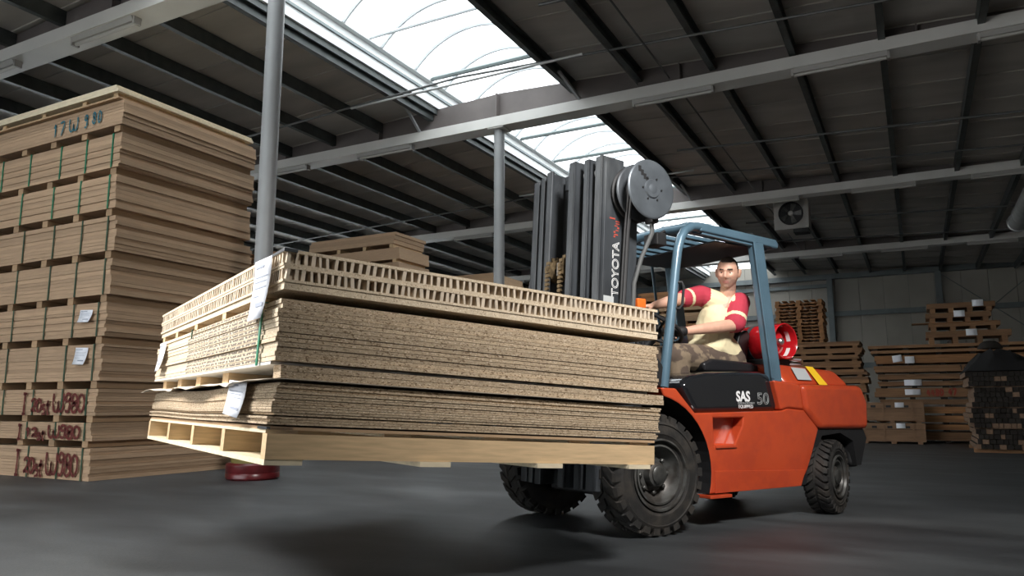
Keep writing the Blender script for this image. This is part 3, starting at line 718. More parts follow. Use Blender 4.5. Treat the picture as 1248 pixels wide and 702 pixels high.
# dark lumber pile: layers of beams seen end-on
t = thing('lumber_pile', 'pile of dark squared lumber with pale side boards, before the wide stack', 'lumber', (.86, 16.16, 0))
for yy in (.15, 1.75): box('bearer', -.02, 3.2, yy, yy + .1, 0, .07, 'plank', t)
z = .072
for k in range(15):
    h = .088; m = MB(); x = random.uniform(0, .05) - .02 + .05 * math.sin(k * .8); first = True
    while x < 3.2:
        wd = random.choice((.07, .09, .11)); dy = random.uniform(-.04, .03); c = random.random()
        cap = 0 if c < (.93 if k > 7 else .74) else (1 if c < .985 else 2)
        o = len(m.m); m.bx(x, x + wd - .006, dy, 1.95 + dy, z, z + h - .006)
        m.m[o:] = [1 if first else 0, 0, 0 if not cap else (1 if cap == 1 else 2), 0, 0, 1 if first else 0]
        x += wd; first = False
    lyr = m.build('beam_layer', ['darkwood', 'lumber', 'green_end'], t); lyr['kind'] = 'stuff'; z += h
    if k % 4 == 3: box('sticker', .0, 3.1, .1, .14, z, z + .02, 'lumber', t); box('sticker', .0, 3.1, 1.7, 1.74, z, z + .02, 'lumber', t); z += .021
vs = []; fs = []; nx, ny = 22, 12
for i in range(nx + 1):
    for j in range(ny + 1):
        x, y = -.05 + 3.3 * i / nx + .04 * math.sin(j * 1.7), -.03 + 1.95 * j / ny + .04 * math.sin(i * 1.3)
        e = min(i, nx - i, j, ny - j)
        h = .27 + .09 * math.sin(i * 1.1) * math.cos(j * .9) + .07 * math.sin(i * 2.3 + j) + .06 * math.sin(i * .55) + random.uniform(-.06, .06)
        vs.append((x, y, z + .01 + (h if e > 1 else h * .55 if e == 1 else .0)))
for i in range(nx):
    for j in range(ny): a = i * (ny + 1) + j; fs.append((a, a + ny + 1, a + ny + 2, a + 1))
tp = MB().add(vs, fs).build('tarpaulin', 'tarp', None, True); tp.location = (.86, 16.16, 0)
tag(tp, 'black crumpled tarpaulin heaped over the dark lumber pile', 'tarpaulin')
bd = MB().lathe([(.02, .13), (.10, .12), (.16, .08), (.20, .02), (.21, -.02)], 24).build('tub', 'darkwood', None, True); bd.location = (1.28, 16.9, z + .47)
tag(bd, 'dark rounded tub lying upside down on the black tarpaulin', 'tub')

# ================================================================== THE FORKLIFT
TA = R(-119.5); TORG = Vector((-2.129, 5.331, 0))
TM = Matrix.Translation(TORG) @ Matrix.Rotation(TA, 4, 'Z'); TMI = TM.inverted()
F = thing('forklift', 'orange-red forklift truck with blue-grey overhead guard and dark mast, carrying the boards', 'forklift', TORG, TA)
def mirror_y(fn):
    for s in (1, -1): fn(s)

# ---- wheels
def wheel(x, y, s, Rr, wd, steer, rim_r, lugs, label=None):
    """outer face towards +y*s"""
    g = bpy.data.objects.new('wheel', None); C.objects.link(g); g.parent = F; g.location = (x, y, Rr)
    g.rotation_euler = (0, 0, steer + (0 if s > 0 else math.pi))
    A = Matrix.Rotation(R(-90), 4, 'X')          # lathe axis z -> +y (outer)
    h = wd / 2
    prof = [(rim_r, h - .035), (rim_r + .03, h - .012), (rim_r + .07, h - .006), (rim_r + .075, h), (Rr - .075, h - .004), (Rr - .07, h + .003), (Rr - .055, h - .004), (Rr - .022, h - .028), (Rr - .014, h - .06),
            (Rr - .014, -h + .06), (Rr - .022, -h + .028), (Rr - .06, -h), (rim_r + .05, -h), (rim_r, -h + .04)]
    t = MB().lathe(prof, 48, A, closed=True)
    t.build('tyre', 'tyre', g, True)
    m = MB()
    for k in range(lugs):
        for sd in (1, -1):
            a0 = 2 * math.pi * (k + (.5 if sd < 0 else 0)) / lugs; da = 2 * math.pi / lugs * .30; sk_ = .16 * 26 / lugs
            pts = []
            for r_ in (Rr - .020, Rr):
                for (yy, aa) in ((sd * .012, a0 - da + sk_), (sd * (h - .03), a0 - da), (sd * (h - .03), a0 + da), (sd * .012, a0 + da + sk_)):
                    pts.append((r_ * math.cos(aa), yy, r_ * math.sin(aa)))
            m.hexa(pts)
            pts = []
            for yy, r0, r1 in ((sd * (h - .03), Rr - .06, Rr), (sd * (h - .004), Rr - .06, Rr - .012)):
                for r_, aa in ((r0, a0 - da), (r1, a0 - da), (r1, a0 + da), (r0, a0 + da)): pts.append((r_ * math.cos(aa), yy, r_ * math.sin(aa)))
            m.hexa(pts)
    o = m.build('tread_lugs', 'tyre', g); o['kind'] = 'stuff'
    dish = [(rim_r + .004, h - .032), (rim_r + .006, h - .012), (rim_r - .006, h - .010), (rim_r - .014, h - .03), (rim_r - .03, h - .075), (rim_r * .62, h - .10), (rim_r * .6, h - .085), (.08, h - .085), (.078, h - .03), (.055, h - .015), (.0, h - .012)]
    MB().lathe(dish[:-1], 40, A, cap0=False).build('rim', 'rim', g, True)
    MB().lathe([(rim_r + .042, h - .01), (rim_r + .046, h + .004), (rim_r + .034, h + .006), (rim_r + .028, h - .012)], 40, A, closed=True).build('lock_ring', 'rim', g, True)
    MB().lathe([(.062, h - .06), (.062, h - .01), (.05, h), (.02, h + .002)], 20, A).build('hub', 'hub', g, True)
    for k in range(8):
        a = 2 * math.pi * k / 8; rr = rim_r * .62 if rim_r > .16 else rim_r * .66
        MB().lathe([(.016, 0), (.016, .028), (.009, .034)], 6, Matrix.Translation((rr * math.cos(a), h - .095, rr * math.sin(a))) @ A).build('wheel_nut', 'hub', g)
    return g
wheel(0, .545, 1, .40, .27, 0, .19, 26); wheel(0, -.61, -1, .40, .27, 0, .19, 26)
wheel(-1.93, .555, 1, .29, .20, R(17), .125, 30); wheel(-1.93, -.555, -1, .29, .20, R(17), .125, 30)
MB().bx(-.12, .12, -.42, .42, .22, .5).build('front_axle', 'blackm', F, bevel=.02)
MB().bx(-2.05, -1.8, -.46, .46, .2, .42).build('rear_axle', 'blackm', F, bevel=.02)

# ---- chassis with wheel arch and step recess
arch = [(.5 * math.cos(R(a)) * 1.12 - .0, .40 + .5 * math.sin(R(a)) * 1.06) for a in (198, 190, 182, 174, 166, 158, 150, 142, 134, 126, 118, 110, 103)]
body = [(-.60, .235)] + arch + [(-.10, .975), (-.24, .972), (-.42, .80), (-1.36, .812), (-1.44, .83), (-1.63, .815), (-1.80, .665), (-1.70, .47), (-1.63, .35), (-1.53, .235)]
def side_panel(s):
    y0, y1 = (.30, .60) if s > 0 else (-.60, -.30)
    a = MB().prism(body, 'y', y0, y1).build('side_panel', 'red', F)
    rec = [(-.60, .765), (-.92, .765), (-.905, .70), (-.81, .565), (-.60, .565)]
    c = MB().prism([(x - .0, z) for x, z in rec], 'y', s * .50, s * .70).build('cutter', 'red', F)
    b = a.modifiers.new('cut', 'BOOLEAN'); b.object = c; b.operation = 'DIFFERENCE'; b.solver = 'EXACT'
    bpy.context.view_layer.update()
    me = bpy.data.meshes.new_from_object(a.evaluated_get(bpy.context.evaluated_depsgraph_get()))
    a.modifiers.clear(); bpy.data.objects.remove(c); a.data = me
    bv = a.modifiers.new('bevel', 'BEVEL'); bv.width = .01; bv.segments = 2; bv.limit_method = 'ANGLE'; bv.angle_limit = R(28)
    # lower skirt line, arch lip, step plate, small tread at the arch foot
    MB().prism([(-.585, .236), (-1.535, .236), (-1.60, .355), (-.592, .392)], 'y', s * .598, s * .608).build('lower_skirt', 'red', F, bevel=.004)
    MB().prism([(x, z) for x, z in ((-.61, .548), (-.825, .548), (-.825, .566), (-.61, .566))], 'y', s * .50, s * .612).build('step_edge', 'red', F, bevel=.003)
    MB().bx(-.72, -.50, min(s * .5, s * .64), max(s * .5, s * .64), .205, .228).build('foot_plate', 'red', F, bevel=.004)
    inner = [(x * .97, z - .006) for x, z in arch]
    vs = [(x, s * .60, z) for x, z in arch] + [(x, s * .33, z) for x, z in inner]
    n = len(arch); MB().add(vs, [(i, i + 1, i + 1 + n, i + n) for i in range(n - 1)]).build('arch_liner', 'blackm', F)
mirror_y(side_panel)
MB().bx(-1.75, -.62, -.31, .31, .24, .8).build('frame', 'blackm', F)
MB().bx(-.6, -.08, -.34, .34, .5, .66).build('floor_plate', 'blackm', F)
# rear quarter panels, counterweight, lid
mirror_y(lambda s: MB().prism([(-1.29, 1.048), (-1.60, 1.022), (-1.632, .818), (-1.44, .832), (-1.36, .815)], 'y', s * .30, s * .60).build('quarter_panel', 'red', F, bevel=.02, seg=3))
cw = [(-1.61, 1.018), (-1.637, .815), (-1.806, .662), (-2.46, .655), (-2.475, .88), (-2.40, 1.018)]
MB().prism(cw, 'y', -.62, .62).build('counterweight', 'red', F, bevel=.045, seg=4)
MB().bx(-2.42, -2.28, -.56, .56, .34, .66).build('rear_bumper', 'blackm', F, bevel=.05, seg=3)
mirror_y(lambda s: MB().prism([(-1.80, .66), (-2.42, .656), (-2.46, .58), (-2.36, .36), (-2.30, .36), (-2.27, .56), (-2.1, .63), (-1.86, .61), (-1.72, .42), (-1.62, .24), (-1.56, .24), (-1.66, .44)], 'y', s * .30, s * .585).build('rear_arch', 'blackm', F))
lid = MB()
lid.hexa([(-2.36, -.55, 1.01), (-1.50, -.55, 1.01), (-1.50, .55, 1.01), (-2.36, .55, 1.01), (-2.26, -.46, 1.15), (-1.46, -.44, 1.19), (-1.46, .44, 1.19), (-2.26, .46, 1.15)])
lid.build('counterweight_lid', 'red', F, bevel=.045, seg=4)
def lid_pt(x, v, off=.004):   # point on the sloping near face of the lid; v 0 bottom..1 top
    y = .55 - .10 * v; z = 1.01 + (.14 + .04 * (x + 2.26) / .8) * v; return Vector((x, y + off, z + off * .6))
q = [lid_pt(-1.66, .25, .012), lid_pt(-1.84, .25, .012), lid_pt(-1.84, .85, .012), lid_pt(-1.66, .85, .012)]
MB().add(q, [(0, 1, 2, 3)]).build('sticker', 'decalgrey', F)
q = [lid_pt(-1.90, .02, .013), lid_pt(-2.01, .02, .013), lid_pt(-1.96, .99, .013), lid_pt(-1.86, .99, .013)]
MB().add(q, [(0, 1, 2, 3)]).build('yellow_stripe', 'yellow', F)
# ---- hood and its lettering
hood = [(-.34, 1.0), (-.47, .79), (-1.40, .805), (-1.41, 1.0), (-1.36, 1.09), (-1.2, 1.115), (-.62, 1.10), (-.45, 1.07)]
MB().prism(hood, 'y', -.55, .55).build('engine_hood', 'black', F, bevel=.055, seg=5)
TX, TY = (-1, 0, .0), (0, 0, 1)
text_obj('lettering_sas', 'SAS', .105, 'decal', F, axes((-.905, .5535, .885), TX, TY), bold=.0035, xs=.92)
text_obj('lettering_system', 'SYSTEM OF ACTIVE STABILITY', .017, 'decalgrey', F, axes((-.92, .5535, .864), TX, TY), xs=.82)
text_obj('lettering_equipped', 'EQUIPPED', .036, 'decal', F, axes((-.925, .5535, .833), TX, TY), xs=1.0)
text_obj('lettering_50', '50', .125, 'decalgrey', F, axes((-1.135, .5535, .862), TX, TY), outline=.0018, xs=1.12)
# ---- cowl and dashboard
MB().prism([(-.08, .98), (-.24, .98), (-.20, 1.10), (-.12, 1.19), (-.02, 1.20), (.04, 1.0)], 'y', -.56, .56).build('front_cowl', 'blackm', F, bevel=.02)
MB().prism([(.02, .55), (.10, .55), (.10, 1.18), (.0, 1.22), (-.06, 1.18)], 'y', -.50, .50).build('dashboard', 'blackm', F, bevel=.02)
MB().tube([(-.10, .08, 1.0), (-.51, .09, 1.37)], .035, 10).build('steering_column', 'blackm', F, True)
SWC = Vector((-.57, .10, 1.45)); sn = Vector((-.55, 0, .83)).normalized(); sa = Vector((0, 1, 0)); sb = sn.cross(sa)
sw = bpy.data.objects.new('steering_wheel', None); C.objects.link(sw); sw.parent = F; sw.location = SWC
ring = [sa * .19 * math.cos(a) + sb * .19 * math.sin(a) for a in [2 * math.pi * i / 28 for i in range(28)]]
MB().tube(ring, .015, 8, True).build('rim', 'blackm', sw, True)
for a in (R(90), R(210), R(330)): MB().tube([sa * .03 * math.cos(a) + sb * .03 * math.sin(a) - sn * .02, sa * .185 * math.cos(a) + sb * .185 * math.sin(a)], .011, 6).build('spoke', 'blackm', sw, True)
MB().lathe([(.045, -.07), (.05, 0), (.035, .015)], 16, axes((0, 0, 0), sa, sb)).build('boss', 'blackm', sw, True)
for k, yy in enumerate((-.20, -.27, -.34)):
    MB().tube([(-.12, yy, 1.2), (-.22, yy, 1.40)], .008, 6).build('lever', 'steel', F, True)
    MB().lathe([(.012, -.02), (.022, 0), (.016, .02)], 12, Matrix.Translation((-.225, yy, 1.415))).build('lever_knob', 'blackm', F, True)
MB().tube([(-.05, .44, 1.18), (-.1, .47, 1.42), (-.14, .50, 1.50), (-.22, .52, 1.46)], .014, 8).build('hose', 'blackm', F, True)
MB().bx(-.05, .03, .44, .53, 1.53, 1.60).build('turn_signal', 'orange', F, bevel=.01)
MB().tube([(0, .48, 1.19), (0, .48, 1.535)], .014, 8).build('signal_stalk', 'blackm', F, True)
MB().bx(.0, .10, .28, .42, 1.44, 1.49).build('signal_bracket', 'blackm', F, bevel=.008)
# ---- seat
seat = [(-.86, 1.115), (-1.55, 1.115), (-1.57, 1.16), (-1.40, 1.20), (-.95, 1.22), (-.84, 1.18)]
MB().prism(seat, 'y', -.24, .30).build('seat_cushion', 'vinyl', F, bevel=.04, seg=4)
MB().prism([(-1.34, 1.20), (-1.44, 1.18), (-1.52, 1.47), (-1.49, 1.52), (-1.44, 1.51), (-1.40, 1.46)], 'y', -.22, .12).build('seat_back', 'vinyl', F, bevel=.045, seg=4)
mirror_y(lambda s: MB().prism([(-1.30, 1.19), (-1.48, 1.17), (-1.56, 1.44), (-1.52, 1.49), (-1.42, 1.44)], 'y', -.05 + s * .17, -.05 + s * .22).build('seat_wing', 'vinyl', F, bevel=.02, seg=3))
# ---- overhead guard
def pillar(s):
    y = s * .55; P = [(-.17, y, .98), (-.20, y, 1.16), (-.262, y, 1.48), (-.32, y, 1.82), (-.352, y, 1.98), (-.385, y, 2.07), (-.43, y, 2.135), (-.50, y, 2.175), (-.58, y, 2.185)]
    MB().tube(P, [.036, .036, .035, .034, .034, .034, .034, .034, .034], 14).build('front_pillar', 'blue', F, True)
    MB().bar((-.57, y, 2.18), (-1.44, y, 2.145), .062, .07).build('roof_rail', 'blue', F, bevel=.014, seg=3)
    MB().bar((-1.355 - .08 * (s < 0), s * .545 + .07 * (s < 0), 1.03), (-1.215 - .12 * (s < 0), s * .545 + .03 * (s < 0), 2.13), .075, .115, (1, 0, 0)).build('rear_pillar', 'blue', F, bevel=.012, seg=2)
    MB().bar((-1.293, s * .586, 1.06), (-1.158, s * .586, 2.13), .008, .03, (1, 0, 0)).build('pillar_rib', 'blue', F, bevel=.003)
    MB().bar((-.60, s * .55, 2.135), (-1.2, s * .55, 2.11), .03, .02).build('inner_rail', 'blue', F, bevel=.004)
mirror_y(pillar)
MB().tube([(-.30, .565, 1.73), (-.335, .595, 1.735), (-.35, .60, 1.70), (-.33, .60, 1.57), (-.31, .59, 1.54), (-.265, .565, 1.545)], .010, 8).build('grab_handle', 'blackm', F, True)
MB().tube([(-.50, .56, 2.175), (-.47, .3, 2.185), (-.47, -.3, 2.185), (-.50, -.56, 2.175)], .036, 12).build('roof_front_bar', 'blue', F, True)
MB().bx(-1.46, -1.37, -.58, .58, 2.105, 2.17).build('roof_rear_bar', 'blue', F, bevel=.02, seg=3)
for k in range(8):
    y = -.46 + .92 * k / 7
    MB().bar((-.50, y, 2.165), (-1.40, y, 2.135), .055, .028).build('roof_bar', 'blue', F, bevel=.004)
MB().bx(-1.38, -.78, -.52, .52, 2.098, 2.108).build('roof_panel', 'glassdk', F)
for s in (.33, -.33):
    g = bpy.data.objects.new('work_light', None); C.objects.link(g); g.parent = F; g.location = (-.34, s, 2.09)
    MB().bx(-.05, .05, -.075, .075, -.05, .05).build('lamp_body', 'blackm', g, bevel=.012)
    MB().bx(.05, .056, -.06, .06, -.036, .036).build('lens', 'glassdk', g)
    MB().tube([(-.03, 0, .05), (-.1, 0, .085)], .012, 6).build('lamp_bracket', 'blackm', g)
MB().bx(-1.305, -1.297, -.53, -.47, 1.68, 1.82).build('pillar_sticker', 'decalgrey', F)
# ---- mast (leaning back)
MT_ = Matrix.Translation((.42, .03, .30)) @ Matrix.Rotation(R(-3.4), 4, 'Y') @ Matrix.Translation((-.50, 0, -.30))
def rail(x0, x1, y0, y1, zt, s, zb=.30):
    """channel opening inwards"""
    th = .018; m = MB(MT_)
    yo = y1 if s > 0 else y0
    a, b = (yo - th, yo) if s > 0 else (yo, yo + th)
    m.bx(x0, x1, a, b, zb, zt); m.bx(x0, x0 + .022, y0, y1, zb, zt); m.bx(x1 - .022, x1, y0, y1, zb, zt)
    return m.build('mast_rail', 'mast', F, bevel=.004)
YC = .06
for s in (1, -1):
    for (a, b, x0, x1, zt) in ((.350, .425, .33, .53, 2.60), (.245, .30, .36, .55, 2.60), (.105, .175, .40, .58, 2.61)):
        y0, y1 = sorted((YC + s * a, YC + s * b)); rail(x0, x1, y0, y1, zt, s)
    # rear side strip of the outer rail that carries the lettering
    ya, yb = sorted((YC + s * .425, YC + s * .432)); MB(MT_).bx(.20, .50, ya, yb, .30, 2.56).build('outer_rail_plate', 'mast', F, bevel=.003)
    for zz_ in (2.50,):
        for a, x in ((.32, .46), (.22, .48)):
            MB(MT_).lathe([(.045, -.012), (.045, .012), (.02, .016)], 16, ycyl(x, YC + s * a, zz_)).build('mast_roller', 'steel', F, True)
for z0, z1, x0, x1, hw in ((2.46, 2.56, .30, .335, .33), (1.5, 1.6, .28, .32, .33), (.34, .45, .30, .34, .4), (2.48, 2.57, .42, .45, .115)):
    MB(MT_).bx(x0, x1, YC - hw, YC + hw, z0, z1).build('cross_member', 'mast', F, bevel=.004)
for s in (1, -1): MB(MT_).tube([(.40, YC + s * .28, .3), (.40, YC + s * .28, 2.35)], .03, 12).build('lift_cylinder', 'blackm', F, True)
MB(MT_).tube([(.47, YC - .17, .5), (.47, YC - .17, 2.50)], .011, 8).build('piston_rod', 'steel', F, True)
MB(MT_).tube([(.44, YC - .02, .3), (.44, YC - .02, 1.98)], .04, 14).build('free_lift_cylinder', 'blackm', F, True)
MB(MT_).tube([(.47, YC + .0, 1.9), (.47, YC + .0, 2.52)], .014, 8).build('piston_rod', 'hub', F, True)
for yy in (YC - .115, YC + .045):
    MB(MT_).lathe([(.075, -.02), (.085, -.02), (.085, -.012), (.07, -.012), (.07, .012), (.085, .012), (.085, .02), (.03, .02), (.03, -.02)], 24, ycyl(.50, yy, 1.84), closed=True).build('chain_pulley', 'chain', F, True)
    m = MB(MT_); z = .6
    while z < 1.86: m.bx(.578, .592, yy - .016, yy + .016, z, z + .024); m.bx(.574, .588, yy - .024, yy + .024, z + .006, z + .018); z += .032
    for k in range(7):
        a = math.pi * k / 6; m.bx(.50 + .085 * math.cos(a) - .01, .50 + .085 * math.cos(a) + .01, yy - .018, yy + .018, 1.85 + .085 * math.sin(a) - .012, 1.85 + .085 * math.sin(a) + .012)
    c_ = m.build('lift_chain', 'chain', F); c_['kind'] = 'stuff'
MB(MT_).bx(.50, .53, YC - .075, YC + .0, 1.80, 1.90).build('pulley_block', 'steel', F, bevel=.005)
# carriage and forks
FR = Matrix.Rotation(R(-3.0), 4, 'Y')
MB(MT_).bx(.60, .66, -.55, .60, .58, .70).bx(.60, .66, -.55, .60, 1.0, 1.1).build('carriage', 'mast', F, bevel=.006)
for yy in (-.40, .42):
    m = MB(); m.bar((.69, yy, 1.1), (.715, yy, .62), .13, .045, (1, 0, 0)); m.build('fork_shank', 'mast', F, bevel=.005)
# tines follow the load: between the pallet runners
for v in (1.08, 1.80):
    a, b = TMI @ lpos(2.09, v, .066), TMI @ lpos(.95, v, .066)
    MB().bar(a, b, .13, .045).build('fork_tine', 'mast', F, bevel=.005)
# lettering on the outer rail, reading upwards on the near side
tm = MT_ @ axes((.365, YC + .4335, 1.60), (0.0, 0, 1), (1, 0, 0))
text_obj('lettering_toyota', 'TOYOTA', .082, 'decal', F, tm, outline=.002, xs=1.15)
text_obj('lettering_toyota_fill', 'TOYOTA', .082, 'blackm', F, MT_ @ axes((.365, YC + .4326, 1.60), (0, 0, 1), (1, 0, 0)), xs=1.15)
tm2 = MT_ @ axes((.32, YC + .4340, 2.13), (0, 0, 1), (1, 0, 0))
gr = MB(MT_)
for k in range(9):
    zz_ = 2.02 + .016 * k; xx = .36 + random.uniform(-.0, .05); gr.bx(xx, xx + random.uniform(.015, .05), YC + .4325, YC + .434, zz_, zz_ + random.uniform(.006, .014))
g_ = gr.build('worn_red_decal', 'markred', F); g_['kind'] = 'stuff'
MB(MT_).bx(.40, .49, YC + .4322, YC + .4335, 1.50, 1.60).build('rail_label', 'decalgrey', F)
# ---- hose reel
RX, RZ = .055, 2.335
rl = bpy.data.objects.new('hose_reel', None); C.objects.link(rl); rl.parent = F; rl.location = (RX, 0, RZ)
for yy, rr, mt in ((.72, .208, 'reel'), (.60, .205, 'mast'), (.545, .20, 'blackm'), (.505, .20, 'blackm')):
    MB().lathe([(rr, -.004), (rr + .004, 0), (rr, .006), (rr - .012, .010), (.07, .012), (.062, .022), (.03, .024)], 44, ycyl(0, yy, 0)).build('reel_disc', mt, rl, True)
MB().lathe([(.14, 0), (.14, .12)], 32, ycyl(0, .60, 0)).build('hose_coil', 'blackm', rl, True)
MB().lathe([(.045, 0), (.045, .26), (.02, .27)], 20, ycyl(0, .48, 0)).build('reel_hub', 'reel', rl, True)
for k in range(6):
    a = 2 * math.pi * k / 6; MB().lathe([(.007, 0), (.007, .008)], 8, ycyl(.085 * math.cos(a), .731, .085 * math.sin(a))).build('reel_bolt', 'blackm', rl)
for k in range(4):
    c, s_ = math.cos(R(125)), math.sin(R(125)); r_ = .05 + .028 * k
    MB().bx(-.012, .012, .7315, .733, -.02, .02).build('reel_slot', 'blackm', rl).location = (r_ * .8 - .0, 0, r_ * .9 + .01)
MB().bar((.30, .48, 2.16), (.02, .50, 2.16), .03, .08).build('reel_bracket', 'mast', F, bevel=.005)
MB().bar((.05, .49, 2.16), (.05, .49, 2.36), .06, .02, (0, 1, 0)).build('reel_bracket', 'mast', F, bevel=.003)
for yy in (.60, .63):
    MB().tube([(RX + .13, yy + .04, RZ - .02), (.165, yy - .03, 2.05), (.20, yy - .045, 1.6), (.26, yy - .06, 1.0)], .012, 8).build('reel_hose', 'blackm', F, True)
MB().tube([(.0, .66, 2.14), (-.02, .64, 2.05), (.03, .58, 1.88), (.07, .54, 1.70), (.07, .52, 1.5), (.07, .50, 1.3)], .016, 10).build('drop_hose', 'pipe', F, True)
MB().bx(-.03, .03, .62, .70, 2.11, 2.15).build('hose_guide', 'blackm', F, bevel=.006)
MB().tube([(.27, YC - .44, 2.45), (.22, YC - .47, 2.2), (.30, YC - .47, 1.8), (.40, YC - .47, 1.2)], .014, 8).build('side_hose', 'blackm', F, True)

# ---- gas cylinder lying across behind the seat
G = thing('gas_cylinder', 'red gas cylinder strapped on its side behind the driver seat', 'gas cylinder', TM @ Vector((-1.74, .01, 1.385)), TA)
def yc(y): return ycyl(0, y, 0)
MB().lathe([(.03, -.36), (.09, -.345), (.13, -.31), (.15, -.26), (.15, .20), (.13, .25), (.09, .28), (.05, .29)], 36, yc(0)).build('tank', 'gas', G, True)
MB().lathe([(.15, .17), (.152, .37), (.146, .375), (.141, .37), (.143, .17)], 36, yc(0), closed=True).build('collar', 'gas', G, True)
MB().lathe([(.0301, .28), (.03, .33), (.02, .34)], 16, yc(0)).build('valve', 'steel', G, True)
for a in (20, 75, 140, 200):
    A_ = R(a); m = MB()
    for k in range(6):
        a1, a2 = A_ + R(6 * k), A_ + R(6 * k + 6)
        m.add([(.1405 * math.cos(a1), .27, .1405 * math.sin(a1)), (.1405 * math.cos(a2), .27, .1405 * math.sin(a2)), (.1405 * math.cos(a2), .31, .1405 * math.sin(a2)), (.1405 * math.cos(a1), .31, .1405 * math.sin(a1))], [(0, 1, 2, 3)])
    m.build('collar_slot', 'decal', G)
for yy in (-.225, .06): MB().lathe([(.1505, yy), (.154, yy + .002), (.154, yy + .038), (.1505, yy + .04)], 36, yc(0)).build('strap', 'gasdk', G, True)
m = MB()
for k, (a0, a1, y0, y1) in enumerate([(95 - 13 * i, 95 - 13 * i - 9, -.295, -.255) for i in range(11)]):
    for (b0, b1, w0, w1) in ((a0, a1, y0, y0 + .008), (a0, a0 - 2.5, y0, y1), (a0, a1, y1 - .008, y1)):
        if k % 3 == 1 and w0 == y0: continue
        m.add([(.1512 * math.cos(R(b)) * 1, yv, .1512 * math.sin(R(b))) for b, yv in ((b0, w0), (b1, w0), (b1, w1), (b0, w1))], [(0, 1, 2, 3)])
o = m.build('worn_lettering', 'decal', G); o['kind'] = 'stuff'
MB().bx(-1.90, -1.58, -.36, .30, 1.18, 1.24).build('cylinder_cradle', 'blackm', F, bevel=.01)
mirror_y(lambda s: MB().bx(-1.88, -1.60, -.03 + s * .22 - .03, -.03 + s * .22 + .03, 1.16, 1.236).build('cylinder_saddle', 'blackm', F, bevel=.006))
MB().tube([(-1.88, .30, 1.24), (-1.92, .38, 1.23), (-1.95, .36, 1.20), (-1.88, .28, 1.2)], .014, 8).build('clamp_handle', 'steel', F, True)

# ================================================================== THE DRIVER
D0 = (TM @ Vector((-1.23, .22, 1.75)) - Vector((0, 0, CAM_H))).dot(_fw)
def J(x, y, d=0.0): return px(x, y, D0 - d)
def cone(m, a, b, ra, rb, n=14):
    a, b = Vector(a), Vector(b); d = b - a; L_ = d.length
    q = d.to_track_quat('Z', 'Y').to_matrix().to_4x4(); q.translation = a; pr = []
    for k in range(0, 5): t = -math.pi / 2 + math.pi / 2 * k / 4; pr.append((max(.0005, ra * math.cos(t)), ra * math.sin(t)))
    for k in range(0, 5): t = math.pi / 2 * k / 4; pr.append((max(.0005, rb * math.cos(t)), L_ + rb * math.sin(t)))
    m.lathe(pr, n, q)
def ell(m, c, r_, rot=None, n=20):
    q = (rot.to_4x4() if rot else Matrix.Identity(4)).copy(); q.translation = Vector(c); q = q @ Matrix.Diagonal((*r_, 1))
    m.lathe([(max(.001, math.cos(-math.pi / 2 + math.pi * k / 12)), math.sin(-math.pi / 2 + math.pi * k / 12)) for k in range(13)], n, q)
def chain(m, pts, rs):
    for i in range(len(pts) - 1): cone(m, pts[i], pts[i + 1], rs[i], rs[i + 1])
def remesh(name, m, vox, mats, parent, pick=None, smooth=4):
    o = m.build(name, mats, None); r_ = o.modifiers.new('r', 'REMESH'); r_.mode = 'VOXEL'; r_.voxel_size = vox
    s = o.modifiers.new('s', 'SMOOTH'); s.iterations = smooth; s.factor = .5
    bpy.context.view_layer.update()
    me = bpy.data.meshes.new_from_object(o.evaluated_get(bpy.context.evaluated_depsgraph_get()))
    bpy.data.objects.remove(o)
    me.materials.clear()
    for k in mats: me.materials.append(M[k])
    for p in me.polygons:
        p.use_smooth = True; p.material_index = pick(p.center) if pick else 0
    me.name = name
    return link(name, me, parent)
neck = J(885.5, 364, .0); head_c = J(887, 333, .06); pel = J(881, 438, -.04); waist = J(868, 418, .03); chest = J(873, 390, .02)
Ls, Le, Lw, Lh = J(901, 369, .03), J(896, 396, .19), J(831, 404, .36), J(822, 405, .38)
Rs, Re, Rw, Rh = J(853, 360, .02), J(823, 366, .18), J(798, 372, .27), J(790, 373, .29)
HL, HR = J(888, 441, -.02), J(868, 442, -.12)
KL, KR = J(824, 433, .34), J(801, 436, .20)
AL, AR = J(829, 484, .30), J(806, 486, .20)
TL, TR = J(808, 490, .38), J(788, 491, .30)
view = (Vector((0, 0, CAM_H)) - head_c).normalized()
sh_ax = (Ls - Rs).normalized()

